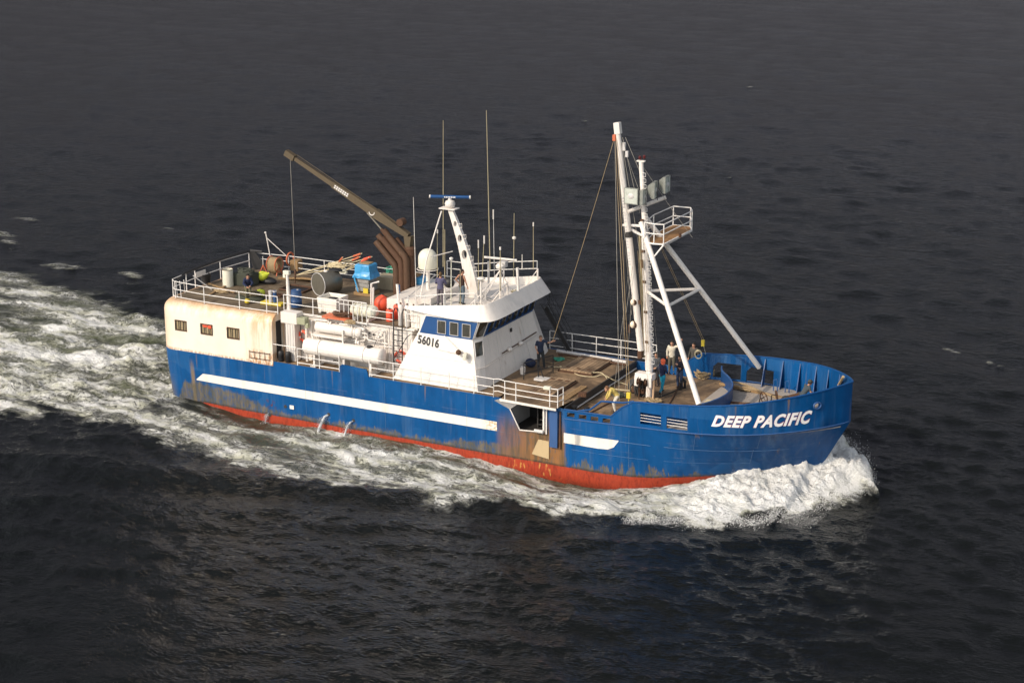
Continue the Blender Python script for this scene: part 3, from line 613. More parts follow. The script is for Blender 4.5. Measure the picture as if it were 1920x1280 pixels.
# black ladder
def ladder(p0, p1, wv, n, name='ladder', mat='black', hoop=None):
    p0, p1, wv = Vector(p0), Vector(p1), Vector(wv); m = MB()
    m.tube([p0, p1], .034, 6).tube([p0+wv, p1+wv], .034, 6)
    for i in range(n): q = p0+(p1-p0)*((i+.6)/n); m.tube([q, q+wv], .024, 6)
    if hoop is not None:
        h = Vector(hoop)
        for o_ in (Vector((0, 0, 0)), wv):
            m.tube([p1+o_, p1+o_+Vector((0, 0, .75)), p1+o_+h*.3+Vector((0, 0, .95)), p1+o_+h*.7+Vector((0, 0, .9)), p1+o_+h+Vector((0, 0, .6)), p1+o_+h], .034, 6)
    return m.build(name, M[mat], S, smooth=True)
ladder((14.28, -3.62, 3.0), (14.28, -3.55, 5.5), (.5, 0, 0), 9, hoop=(0, .5, 0))
# ---------------------------------------------------------------- wheelhouse
W = [  # (x of aft edge, x of side front corner, y side, x front, y front corner) per height
    (3.0, 14.45, 19.28, 3.95, 19.42, 3.32), (5.38, 15.6, 18.68, 3.36, 18.92, 2.70), (6.28, 15.95, 18.98, 3.32, 19.27, 2.66), (6.6, 16.0, 19.05, 3.25, 19.32, 2.66)]
def wloop(z):
    v = []
    for k in range(1, 6): v.append(float(np.interp(z, [a[0] for a in W], [a[k] for a in W])))
    xa, xs_, ys_, xf, yf = v
    return [Vector((xa, -ys_, z)), Vector((xs_, -ys_, z)), Vector((xf, -yf, z)), Vector((xf, yf, z)), Vector((xs_, ys_, z)), Vector((xa, ys_, z))]
wh = MB().rings([wloop(2.965), wloop(5.38), wloop(6.28), wloop(6.6)]).build('wheelhouse', M['white'], S)
def wpt(face, u, z, off=0.0):
    """point on wheelhouse face (0 side, 1 chamfer, 2 front), u from aft / starboard, pushed out by off"""
    l = wloop(z); a, b = l[face], l[face+1]; d = (b-a); nrm = Vector((d.y, -d.x, 0)).normalized(); return a+d*u+nrm*off
def wquad(face, u0, u1, z0, z1, off, mb=None, th=0.01, sk=0.0):
    m = mb or MB(); q = [wpt(face, u0, z0, off), wpt(face, u1, z0, off), wpt(face, u1, z1, off), wpt(face, u0, z1, off)]
    d = q[1]-q[0]; nrm = Vector((d.y, -d.x, 0)).normalized(); m.prism(q, -nrm*th); return m
# blue window band
wquad(0, 0.03, 0.995, 5.36, 6.26, .008).build('window_band', M['blue'], S)
wquad(1, 0.0, 1.0, 5.36, 6.24, .006).build('window_band', M['white'], S)
wquad(2, 0.0, 1.0, 5.36, 6.34, .008).build('window_band', M['blue'], S)
def win(face, u0, u1, z0, z1, frame='white', off=.02):
    g = wquad(face, u0, u1, z0, z1, off).build('window', M['glass'], S)
    l = [wpt(face, u0, z0, off+.006), wpt(face, u1, z0, off+.006), wpt(face, u1, z1, off+.006), wpt(face, u0, z1, off+.006)]
    MB().tube(l, .022, 6, closed=True).build('window_frame', M[frame], g); return g
def xwin(x0, x1, z0, z1):
    def q(x, z): l = wloop(z); return Vector((x, l[0].y-.025, z))
    c = [q(x0, z0), q(x1, z0), q(x1, z1), q(x0, z1)]; g = MB().prism(c, (0, .02, 0)).build('window', M['glass'], S)
    MB().tube([p+Vector((0, -.008, 0)) for p in c], .025, 6, closed=True).build('window_frame', M['grey_white'], g)
for a_, b_ in ((16.72, 17.18), (17.42, 17.88), (18.12, 18.57)): xwin(a_, b_, 5.47, 6.12)
win(1, .12, .9, 5.44, 6.24, 'grey_white'); 
win(1, .12, .9, 4.55, 5.22, 'grey_white')
for k in range(8): 
    u = .035+k*.122; win(2, u+.008, u+.106, 5.50, 6.28, 'blue')
# front wall details: handrail, pods, small fittings
line([wpt(1, .0, 4.0, .06), wpt(1, 1, 4.0, .08), wpt(2, .2, 4.05, .08), wpt(2, .98, 4.15, .08)], .02, 'handrail', M['white'], S)
for u in (.42, .62): MB().ball(wpt(2, u, 4.22, .12), .14, sc=(1, 1.3, .8)).build('loudhailer', M['white'], S, smooth=True)
line([wpt(2, .3, 4.18, .05), wpt(2, .95, 4.30, .05)], .03, 'pipe', M['rust'], S)
MB().box(wpt(2, .52, 5.05, .05), (.06, .16, .2)).build('bell', M['dark'], S, bevel=.02)
line([wpt(2, .0, 5.36, .02), wpt(2, 1, 5.38, .02)], .025, 'band_ledge', M['white'], S)
# windows band seam lines below the side band, number, black pipe
me = text_mesh('56016', 1.0, 0.045, 0.0, 1.05)
def sn(u, v):
    x = 15.62+1.24*u; z = 5.05-.10*u+(v-.5)*.45; l = wloop(z); return Vector((x, -(-l[0].y)-.012, z))
place_text(me, sn, 'registration_number', M['black'], S)
pb = [(15.55, -3.45, 5.22), (15.2, -3.44, 5.22), (15.0, -3.5, 5.05), (14.75, -3.7, 4.5), (14.45, -3.95, 3.9)]
line(pb, .02, 'cable_pipe', M['black'], S)
for z_ in (4.25,): line([wpt(0, .02, z_, .004), wpt(0, .99, z_, .004)], .008, 'weld_seam', M['grey_white'], S)
for u in (.25, .5, .75): line([wpt(2, u, 3.05, .004), wpt(2, u, 5.3, .004)], .008, 'weld_seam', M['grey_white'], S)
for k in range(8):
    u = .05+k*.122; line([wpt(2, u+.05, 6.26, .05), wpt(2, u+.075, 5.72, .05)], .01, 'wiper', M['grey_white'], S)
# searchlight bracket on the side
m = MB().tube([wpt(0, .44, 4.72, .08), wpt(0, .9, 4.62, .1)], .03, 8).tube([wpt(0, .5, 5.4, .1), wpt(0, .78, 4.85, .2)], .02, 6); m.build('boom_bracket', M['white_rusty'], S, smooth=True)
sl_ = MB().box(wpt(0, .90, 4.62, .25), (.16, .3, .34), rz=.3, ry=.2).build('side_floodlight', M['cream'], S, bevel=.03)
MB().ball(wpt(0, .79, 4.75, .22), .14).build('lamp_joint', M['rust'], sl_, smooth=True)
# roof and flared brow
def browloop(z, grow, asc):
    l = wloop(6.6); return l
rf = MB().prism([Vector((15.3, -3.2, 6.5)), Vector((19.1, -3.2, 6.5)), Vector((19.5, -2.85, 6.5)), Vector((19.5, 2.9, 6.5)), Vector((19.0, 3.25, 6.5)), Vector((15.3, 3.25, 6.5))], (0, 0, .08)).build('wheelhouse_roof', M['roofgrey'], S)
outer_low = [(15.0, -3.42, 6.50), (17.5, -3.46, 6.32), (18.9, -3.46, 6.36), (19.25, -3.42, 6.36), (19.85, -2.9, 6.42), (19.9, 0, 6.45), (19.9, 2.6, 6.46), (19.75, 3.15, 6.46), (19.2, 3.48, 6.42), (17.5, 3.48, 6.35), (15, 3.45, 6.5)]
outer_top = [(15.0, -3.25, 6.62), (17.5, -3.25, 6.95), (18.6, -3.25, 7.10), (19.0, -3.15, 7.14), (19.32, -2.7, 7.16), (19.42, 0, 7.18), (19.42, 2.5, 7.2), (19.2, 3.05, 7.2), (18.8, 3.25, 7.15), (17.5, 3.28, 6.95), (15, 3.28, 6.62)]
ol = spl(outer_low, 3); ot = spl(outer_top, 3); m = MB(); n = len(ol); v = []
for a, b in zip(ol, ot):
    c = Vector((16.5, 0, 0)); d = (c-b); d.z = 0; d = d.normalized()*.06; d2 = (c-a); d2.z = 0; d2 = d2.normalized()*.32
    v += [a, b, b+d, Vector((a.x, a.y, a.z))+d2+Vector((0, 0, .05))]
m.add(v, [(4*i+a, 4*i+b, 4*i+4+b, 4*i+4+a) for i in range(n-1) for a, b in ((0, 1), (1, 2), (2, 3), (3, 0))]+[(0, 1, 2, 3), tuple(4*n-4+i for i in range(4))])
m.build('roof_brow', M['white'], S, smooth=True)
# funnel casing behind the wheelhouse
m = MB().prism([(12.9, -1.9, 5.49), (15.2, -1.9, 5.49), (15.9, -2.6, 6.5), (15.9, -2.6, 6.95), (14.2, -1.9, 6.55), (12.9, -1.9, 6.45)], (0, 4.6, 0)); 
m.build('engine_casing', M['white'], S)
box((15.2, -3.15, 5.49), (16.0, 3.2, 6.5), 'deckhouse_wall', M['white'], S)
# ---------------------------------------------------------------- rails
def rail(path, hts, name='railing', r=.022, posts=None, pr=None, lean=0, mat='rail', base=None):
    """bars follow the path at the heights; posts are children of the bars"""
    P = [Vector(p) for p in path]; m = MB()
    for h in hts: m.tube([p+Vector((0, 0, h)) for p in P], r, 6)
    o = m.build(name, M[mat], S, smooth=True)
    for t in (posts if posts is not None else range(len(P))):
        i = int(t); f = t-i; q = P[i] if f == 0 else P[i]*(1-f)+P[i+1]*f
        MB().tube([q, q+Vector((0, 0, max(hts)))], pr or r*1.15, 6).build('post', M[mat], o, smooth=True)
    return o
z5 = 5.42
rail([(7.55, -3.95, z5), (6.9, -4.0, z5), (5.0, -4.02, z5), (2.9, -4.0, z5), (0.85, -3.8, z5+.0)], (.95, .52, .12), posts=(0, 1, 1.9, 3, 4))
rail([(0.55, -3.6, z5), (0.35, -1.4, z5), (0.35, .9, z5), (0.6, 3.3, z5)], (1.0, .55), posts=(0, .6, 1, 2, 3))
rail([(0.85, -3.8, z5), (0.55, -3.6, z5)], (.95, .52, .12), posts=())
line([(0.45, -3.0, 6.30), (.4, -2.4, 6.46), (.36, -1, 6.50), (.36, .9, 6.52), (.5, 2.6, 6.56), (.62, 3.35, 6.55), (1.3, 3.6, 6.5)], .085, 'black_hose', M['black'], S)
MB().prism([(.62, 3.25, 6.55), (.85, 3.3, 5.5), (2.0, 3.45, 5.5), (1.35, 3.35, 6.1), (1.0, 3.3, 6.55)], (0, .04, 0)).build('black_screen', M['black'], S)
rail([(0.8, 3.55, z5), (3.0, 3.75, z5), (5.4, 3.75, z5), (7.8, 3.75, z5), (10.2, 3.75, z5), (12.2, 3.75, z5), (14.2, 3.75, z5)], (.98, .66, .34))
rail([(7.6, -3.45, z5), (9.4, -3.45, z5), (11.0, -3.45, z5)], (.95, .5, .08), posts=(0, 1))
rail([(12.65, -3.45, z5), (14.2, -3.45, z5)], (.78, .42, .05), posts=(1,))
rail([(14.9, -3.3, z5), (15.5, -3.3, z5)], (.8, .45), posts=(0, 1))
m = MB(); gx = [11.05+.27*i for i in range(7)]
for x in gx: m.tube([(x, -3.5, z5-.02), (x, -3.5, z5+1.12)], .022, 6)
m.tube([(11.05, -3.5, z5), (11.05, -3.5, z5+1.12), (12.67, -3.5, z5+1.12), (12.67, -3.5, z5)], .03, 6).tube([(11.05, -3.5, z5+.02), (12.67, -3.5, z5+.02)], .03, 6).tube([(11.05, -3.5, z5+.9), (12.67, -3.5, z5+.9)], .02, 6)
m.build('raft_cradle_gate', M['rail'], S, smooth=True)
z3 = 2.97
rail([(7.2, -4.36, z3), (8.9, -4.36, z3)], (.95,), posts=(0, .03))
rail([(8.95, -4.36, z3), (10.3, -4.36, z3), (11.5, -4.36, z3)], (.92, .5, .16), posts=(0, 1, 2))
rail([(11.5, -4.36, z3), (13.3, -4.36, z3)], (.92,), posts=())
rail([(13.3, -4.36, z3), (14.7, -4.36, z3), (16.3, -4.37, z3), (17.9, -4.37, z3), (19.3, -4.38, z3), (20.4, -4.4, z3)], (.92, .5, .14), posts=(0, 1, 2, 3, 4, 5))
rail([(20.4, -4.4, z3), (20.75, -4.55, z3+.1), (21.2, -4.76, z3+.12), (22.4, -4.76, z3+.1), (23.6, -4.74, z3+.08), (24.0, -4.7, z3+.08)], (.92, .58, .3), posts=(0, 2, 2.5, 4, 5))
rail([(21.2, -4.76, z3+.12), (21.55, -4.76, z3+.12)], (.92,), posts=())
rail([(24.0, -4.7, z3+.08), (24.05, -4.2, z3+.08)], (.92, .58, .3), posts=(1,))
rail([(19.2, 4.3, z3), (20.5, 4.32, z3), (21.9, 4.34, z3), (23.3, 4.36, z3), (25.3, 4.36, z3)], (1.0, .62, .2), posts=(0, 1, 2, 3, 4))
MB().box((23.45, -4.72, 3.98), (.35, .22, .14), rz=.1).build('deck_light', M['cream'], S, bevel=.02)
# roof rails of the wheelhouse
rail([(15.35, -3.15, 6.55), (15.9, -3.2, 6.6), (17.0, -3.2, 6.85), (18.7, -3.1, 7.05)], (.62,), posts=(0, 1, 2, 3))
rail([(13.6, 3.2, 6.5), (15.2, 3.25, 6.5), (17.0, 3.25, 6.8), (19.0, 3.15, 7.1)], (.9, .5), posts=(0, 1, 2, 3))
# stairs on the port side of the wheelhouse front
ladder((20.6, 3.7, 2.97), (19.0, 3.7, 5.5), (0, .7, 0), 10, 'stairway')
m = MB().tube([(20.6, 3.7, 3.8), (19.1, 3.7, 6.3), (18.2, 3.7, 6.3)], .022, 6).tube([(20.6, 4.4, 3.8), (19.1, 4.4, 6.3), (18.2, 4.4, 6.3)], .022, 6).tube([(20.6, 4.4, 3.0), (20.6, 4.4, 3.8)], .022, 6).tube([(19.1, 4.4, 5.5), (19.1, 4.4, 6.3)], .022, 6).tube([(20.6, 4.4, 3.4), (19.1, 4.4, 5.9)], .018, 6)
m.prism([(19.15, 3.72, 5.3), (20.65, 3.72, 2.98), (20.8, 3.72, 3.1), (19.3, 3.72, 5.5)], (0, .04, 0))
m.build('stair_rail', M['black'], S, smooth=True)
# ---------------------------------------------------------------- radar mast on the roof
rm = MB(); lo = []
for t in [i/10 for i in range(11)]:
    z = 6.56+t*4.5; xc = 17.0-1.25*t**1.6*1.0; hw_ = .40-.27*t; hy = .16-.07*t
    lo.append([Vector((xc-hw_, -hy-.2, z)), Vector((xc+hw_, -hy-.2, z)), Vector((xc+hw_, hy-.2, z)), Vector((xc-hw_, hy-.2, z))])
rmo = rm.rings(lo).build('radar_mast', M['white'], S)
def mh(t, sz):
    z = 6.56+t*4.5; xc = 17.0-1.25*t**1.6; return cutter(MB().lathe([(sz, -.6), (sz, .6)], (xc, -.2, z), 'y', 18))
cs = []
for t, sz in ((.50, .15), (.68, .12), (.84, .09)):
    c_ = mh(t, sz); c_.scale = (1, 1, 1); z = 6.56+t*4.5
    for v in c_.data.vertices: v.co.z = z+(v.co.z-z)*1.6
    cs.append(c_)
cut(rmo, cs)
z = 11.06
MB().bbox((15.2, -.45, z), (16.1, .1, z+.05)).build('radar_platform', M['white_rusty'], rmo)
MB().lathe([(.14, 0), (.24, .08), (.27, .22), (.22, .36), (.09, .42), (.09, .5)], (15.72, -.2, z+.05), 'z', 16).build('radar_pedestal', M['white'], rmo, smooth=True)
dr = Vector((.93, .36, 0)).normalized(); c0 = Vector((15.72, -.2, 11.68))
MB().tube([c0-dr*.99, c0+dr*.99], .085, 10).build('radar_blade', M['blue'], rmo, smooth=True)
for s_ in (-1, 1): MB().tube([c0+dr*s_*.99, c0+dr*s_*1.05], .09, 10).build('blade_cap', M['white'], rmo, smooth=True)
nd = Vector((.36, -.93, 0)); m = MB()
for k in range(7): m.box(c0+dr*(-.25+k*.085)+nd*.088, (.05, .008, .07), rz=math.atan2(dr.y, dr.x))
m.build('blade_lettering', M['letter'], rmo)
line([(15.45, -.6, 11.0), (15.1, -1.6, 8.6), (14.95, -2.0, 6.7)], .035, 'mast_stay', M['white'], S)
line([(15.9, -.3, 8.9), (15.2, -1.3, 8.75)], .025, 'mast_stay', M['white'], S)
for k in range(7):
    t = .12+.12*k; z = 6.56+t*4.5; xc = 17.0-1.25*t**1.6+(.40-.27*t)
    line([(xc, -.3, z), (xc+.22, -.3, z+.05), (xc+.22, -.3, z-.16), (xc+.02, -.3, z-.2)], .014, 'mast_rung', M['white'], rmo)
# second radar on a pedestal with stays
sr = MB().tube([at(972, 545, 'y', -.9), at(970, 502, 'y', -.9)], .07, 10).build('radar_post', M['white'], S, smooth=True)
pA = at(940, 498, 'y', -.9); pt = at(941, 498, 'y', -.9)
base = at(944, 560, 'y', -1.0)
MB().lathe([(.1, 0), (.22, .04), (.24, .16), (.16, .24), (.08, .28)], at(938, 500, 'y', -.9)-Vector((0, 0, .1)), 'z', 14).build('radar_pedestal', M['white'], sr, smooth=True)
c1 = at(938, 485, 'y', -.9); dr2 = (at(968, 489, 'y', -.65)-at(908, 482, 'y', -1.1)).normalized()
MB().tube([at(908, 482, 'y', -1.1), at(969, 488, 'y', -.65)], .06, 10).build('radar_blade', M['white'], sr, smooth=True)
MB().tube([at(938, 500, 'y', -.9), (at(938, 500, 'y', -.9).x, -.9, 6.58)], .05, 8).build('radar_leg', M['white'], sr, smooth=True)
for q in ((18.0, -2.6), (18.6, -2.9), (19.2, -1.2), (17.6, -.4), (19.2, .2)):
    line([at(939, 505, 'y', -.9), (q[0], q[1], 6.6)], .022, 'mast_stay', M['white_rusty'], sr)
pk = at(916, 490, 'y', 1.2); MB().box(at(944, 495, 'y', .4), (.35, .3, .3)).tube([at(944, 498, 'y', .4), (at(944, 498, 'y', .4).x, .4, 6.6)], .03, 6).build('radar_box', M['grey_white'], S, bevel=.02)
line([pk, (pk.x, 1.2, 6.6)], .06, 'radar_post', M['grey_white'], S)
# satellite dome
dm = MB(); pd_ = at(802, 502, 'y', .4); r_ = .49
pr = [(r_*.92, 0), (r_, .06), (r_, .55)]+[(r_*math.cos(a), .55+r_*math.sin(a)*1.0) for a in [math.pi/2*i/8 for i in range(1, 9)]]
dmo = dm.lathe(pr, pd_-Vector((0, 0, .02)), 'z', 26).build('satellite_dome', M['cream'], S, smooth=True)
MB().lathe([(.1, 0), (.1, 1.1), (.16, 1.2), (.16, 1.3)], pd_-Vector((0, 0, 1.32)), 'z', 14).build('dome_post', M['white'], dmo, smooth=True)
m = MB(); m.tube([pd_+Vector((r_*1.15*math.cos(a), r_*1.15*math.sin(a), -.05)) for a in [2*math.pi*i/24 for i in range(24)]], .02, 6, closed=True); m.build('dome_guard', M['white'], dmo, smooth=True)
# whip antennas
def whip(px, py0, py1, y, r=.018, mat='cream', tipw=0, px1=None, z0=6.58, thick=None):
    a = at(px, py0, 'y', y); b = at(px1 or px, py1, 'y', y); b.x = a.x+(b.x-a.x)
    lowz = max(z0, b.z); o = MB().tube([b, a], [r*1.5, r*.8], 6).build('whip_antenna', M[mat], S, smooth=True)
    if tipw: MB().tube([a-Vector((0, 0, tipw)), a], r*2.4, 8).build('antenna_tip', M['white'], o, smooth=True)
    return o
M['ant'] = paint('yellowed_antenna', (.42, .36, .22), .5, .1, .2)
whip(831, 226, 500, .2, .015, 'ant'); whip(912, 207, 505, .9, .017, 'ant', px1=919)
whip(775, 370, 575, -2.4, .014, 'white', px1=781); whip(820, 430, 540, -.9, .018, 'ant', .2)
whip(925, 393, 520, 1.4, .014, 'grey_white', .5, px1=927); whip(964, 400, 520, 1.0, .014, 'ant', px1=963); whip(1000, 417, 505, 2.9, .014, 'ant', .2)
whip(908, 442, 560, -1.4, .016, 'ant', .4, px1=902); whip(897, 450, 545, -1.6, .014, 'ant', .4); whip(938, 463, 545, -1.5, .02, 'ant', .15)
whip(979, 477, 505, 1.8, .02, 'white'); whip(846, 485, 575, -2.6, .022, 'cream', px1=846); whip(863, 505, 575, -3.0, .016, 'ant', px1=863); whip(834, 430, 540, -.6, .018, 'ant')
for px, py, y in ((846, 486, -2.6), (964, 447, 1.0), (901, 524, -2.6)):
    c = at(px, py, 'y', y); MB().lathe([(.03, -.06), (.09, -.02), (.1, .06), (.05, .1)], c, 'z', 12).build('antenna_head', M['white'], S, smooth=True)
p_ = at(902, 525, 'y', -2.6); line([p_, (p_.x, -2.6, 6.58)], .05, 'antenna_post', M['white'], S); MB().ball(p_+Vector((0, 0, .08)), .22, sc=(1, 1, .35)).build('gps_dome', M['white'], S, smooth=True)
for (x, y) in ((18.9, -2.4), (17.0, -3.1), (19.3, 2.6), (19.2, -.6)):
    line([(x, y, 6.56), (x, y, 7.75)], .05, 'roof_post', M['white'], S)
for a, b in (((18.9, -2.4, 7.7), (18.2, -2.0, 6.6)), ((18.9, -2.4, 7.7), (18.0, -3.0, 6.7)), ((19.2, -.6, 7.7), (18.4, -.9, 6.6)), ((19.2, -.6, 7.7), (18.9, -1.8, 7.2)), ((19.3, 2.6, 7.7), (18.6, 2.3, 6.6))):
    line([a, b], .025, 'post_stay', M['white_rusty'], S)
m = MB(); c = Vector((19.1, .2, 7.0))
for k in range(6): a = k*1.05; m.tube([c, c+Vector((.18*math.cos(a), .18*math.sin(a), .12))], .025, 5)
m.build('horn_cluster', paint('yellowish_brass', (.35, .30, .12), .5, .2, .3), S)
# roof mesh of cables for life
random.seed(8)
for k in range(5):
    y0 = random.uniform(-2.6, 2.6); line([(16+random.random()*2, y0, 6.6), (17.5+random.random(), y0+random.uniform(-.4, .4), 6.6), (19, y0+random.uniform(-.5, .5), 6.62)], .015, 'deck_cable', M['dark'], S)
# ---------------------------------------------------------------- crane
cb = Vector((12.7, .9, 5.48)); 
cr = MB().lathe([(.42, 0), (.42, .06), (.26, .1), (.24, 2.6), (.3, 2.65), (.3, 3.0), (.2, 3.1)], cb, 'z', 18).build('crane_pedestal', M['rust'], S, smooth=True)
hin = at(768, 443, 'y', .9); tipp = at(541, 289, 'y', .9); dirv = (tipp-hin).normalized(); upv = dirv.cross(Vector((0, 1, 0))); upv = upv if upv.z > 0 else -upv
def boomseg(a, b, h0, h1, w0, name, low=0.0):
    P0 = hin+dirv*a; P1 = hin+dirv*b; m = MB(); l = []
    for P_, h in ((P0, h0), (P1, h1)): l.append([P_+Vector((0, -w0, 0))-upv*h, P_+Vector((0, -w0, 0))+upv*h, P_+Vector((0, w0, 0))+upv*h, P_+Vector((0, w0, 0))-upv*h])
    return m.rings(l).build(name, M['olive'], S)
LB = (tipp-hin).length
b1 = boomseg(0.05, 2.3, .13, .245, .15, 'crane_boom'); b2 = boomseg(2.3, 5.2, .215, .165, .11, 'crane_boom'); b3 = boomseg(5.2, LB-.1, .13, .095, .09, 'crane_boom')
m = MB(); l = []; P0 = hin+dirv*(LB-.35); m.box(P0+dirv*.22, (.62, .30, .32), ry=math.atan2(-dirv.z, dirv.x)); m.build('boom_head', M['olive'], S)
MB().tube([hin+dirv*.6+upv*.22, hin+dirv*(LB-.5)+upv*.24], .016, 6).build('crane_hose', M['olive'], S)
MB().lathe([(.2, -.2), (.2, .2)], hin+dirv*.75+upv*.42, 'y', 14).build('crane_winch', M['rust'], S, smooth=True)
MB().prism([hin+Vector((0, -.18, 0))+dirv*-.15+upv*.1, hin+Vector((.1, -.18, -.5)), hin+Vector((.05, -.18, -1.5)), hin+Vector((-.45, -.18, -1.6)), hin+Vector((-.2, -.18, -.6)), hin+Vector((-.25, -.18, 0))], (0, .36, 0)).build('crane_mast', M['olive'], S)
cy0 = cb+Vector((-.1, 0, 2.3)); cy1 = hin+dirv*2.75-upv*.25; 
MB().tube([cy0, cy0+(cy1-cy0)*.66], .10, 10).build('lift_cylinder', M['rust'], S, smooth=True)
MB().tube([cy0+(cy1-cy0)*.64, cy1], .045, 8).build('cylinder_rod', M['galv'], S, smooth=True)
m = MB(); ang = math.atan2(-dirv.z, dirv.x)
for row in (0, 1):
    for k in range(7): m.box(hin+dirv*(5.0-k*.14)+Vector((0, -.117, 0))+upv*(.055-.11*row), (.09, .008, .07), ry=ang)
m.build('boom_lettering', M['letter'], S)
MB().tube([hin+dirv*2.45+Vector((0, -.16, 0))+Vector((.16*math.cos(a), 0, .16*math.sin(a))) for a in [math.pi+math.pi*i/8 for i in range(9)]], .03, 6).build('boom_handle', M['white'], S, smooth=True)
hk = tipp+Vector((.1, 0, -.15)); hb_ = Vector((at(551, 485, 'x', hk.x).x, hk.y, at(551, 488, 'y', .9).z)); 
line([hk, (hk.x+.05, hk.y, 6.5)], .012, 'hoist_wire', M['wire'], S)
MB().box((hk.x+.05, hk.y, 6.35), (.1, .08, .34)).ball((hk.x+.05, hk.y, 6.1), .07).tube([(hk.x+.05, hk.y, 6.1), (hk.x+.02, hk.y, 5.7)], .03, 5).build('hoist_hook', M['rust'], S)
# exhaust stacks: bundle of brown pipes bent backwards
for k, (dx, dy, h, s_) in enumerate(((-.52, -.62, 2.1, 1.05), (-.26, -.52, 2.35, 1.0), (-.55, -.22, 2.3, 1.1), (-.28, -.1, 2.55, 1.1), (.0, -.45, 2.55, .95), (.1, -.1, 2.5, .8))):
    b0 = cb+Vector((dx, dy, 0)); el_ = b0+Vector((0, 0, h)); en = el_+Vector((-1.15*s_, 0, 1.15*s_))
    MB().tube([b0, el_-Vector((0, 0, .12)), el_+Vector((-.1, 0, .1)), en], [.18, .18, .18, .17], 12).build('exhaust_stack', M['brown_pipe'] if k % 2 == 0 else M['rust'], S, smooth=True)
# small davits and frames around the casing
line([(14.0, -2.4, 5.5), (13.6, -2.0, 7.3)], .07, 'davit', M['white'], S)
line([(11.75, -1.6, 5.5), (11.75, -1.5, 7.0), (12.1, -1.3, 7.1)], .05, 'davit', M['white_rusty'], S)
line([(12.05, -1.9, 5.5), (12.05, -1.8, 6.9)], .05, 'davit', M['white'], S)
line([(13.8, 1.6, 7.0), (14.6, -2.6, 6.9), (14.9, -3.1, 5.6)], .03, 'davit', M['grey_white'], S)
line([(12.95, -.8, 5.5), (12.95, -.8, 6.9)], .09, 'vent_pipe', M['blue'], S)
# post with floodlights on the aft deck, flag staff, aft ladder top
po = MB().tube([(7.85, -3.35, 5.47), (7.7, -3.2, 7.45)], [.12, .07], 10).build('deck_post', M['white'], S, smooth=True)
MB().box((7.68, -3.2, 7.5), (.35, .2, .2)).box((7.5, -3.15, 7.3), (.15, .12, .2)).build('post_lamp', M['cream'], po, bevel=.02)
fs = MB().tube([(2.0, 3.6, 5.45), (1.65, 3.55, 7.6)], .03, 6).tube([(1.7, 3.55, 7.35), (2.9, 3.7, 6.4)], .02, 6).build('flag_staff', M['white'], S, smooth=True)
MB().ball((1.62, 3.55, 7.65), .06).build('staff_lamp', M['white'], fs)
m = MB()
for k in range(2): m.tube([(0.9+.25*k, -3.7, 5.5), (0.85+.25*k, -3.7, 6.4)], .02, 6)
m.tube([(0.8, -2.9, 5.5), (1.3, -3.6, 6.45)], .025, 6).tube([(1.6, -1.6, 5.5), (1.0, -2.4, 6.4)], .025, 6)
m.build('rail_brace', M['rail'], S, smooth=True)
m = MB().box((.42, -1.0, 6.15), (.03, .9, .26)); sg = m.build('stern_board', M['white'], S)
# ---------------------------------------------------------------- foremast, boom, tripod legs, crow's nest
mbase = Vector((26.72, 0, 2.5)); mtop = Vector((26.05, 0, 14.3)); wbox = Vector((26.72, 0, 4.05))
mast = MB().tube([wbox, Vector((26.3, 0, 11.2))], [.20, .17], 14).tube([Vector((26.3, 0, 11.2)), mtop], [.12, .11], 12).build('foremast', M['white_rusty'], S, smooth=True)
MB().tube([mbase, wbox], .15, 12).build('mast_foot', M['white_rusty'], mast, smooth=True)
m = MB()
for k in range(34):
    t = k/33; z = 4.6+t*9.2; x = 26.72+(26.05-26.72)*(z-4.05)/10.25; r0 = .18 if z < 11.2 else .11
    m.tube([(x+r0, -.1, z), (x+r0+.17, -.15, z-.02), (x+r0+.17, -.15, z-.18), (x+r0, -.1, z-.2)], .013, 5)
m.build('mast_rungs', M['rail'], mast, smooth=True)
MB().box(mtop+Vector((0, 0, .03)), (.4, .2, .06)).build('mast_cap', M['white'], mast)
for dx, dz in ((.16, .16), (-.06, .1)): MB().lathe([(.05, 0), (.07, .04), (.07, .13), (.03, .17)], mtop+Vector((dx, 0, dz)), 'z', 10).build('masthead_lamp', paint('dark_red_lamp', (.10, .015, .015), .3, .1, .1), mast, smooth=True)
# winch box at the mast foot
wb = MB().box((26.55, -.1, 3.72), (.9, .5, .34)).box((26.2, -.35, 3.5), (.2, .12, .5)).box((26.9, -.35, 3.5), (.2, .12, .5)).build('winch_frame', M['white_rusty'], mast, bevel=.02)
for dx in (-.25, .12): MB().lathe([(.2, -.06), (.12, -.04), (.12, .04), (.2, .06)], (26.6+dx, -.4, 3.5), 'x', 14).build('winch_drum', M['rust'], wb, smooth=True)
line([(27.05, -.2, 3.6), (27.05, -.25, 2.5)], .05, 'winch_leg', paint('pale_orange_pipe', (.62, .42, .26), .5, .2, .2), mast)
line([(26.3, -.2, 3.6), (26.3, -.25, 2.5)], .03, 'winch_leg', M['rust'], mast)
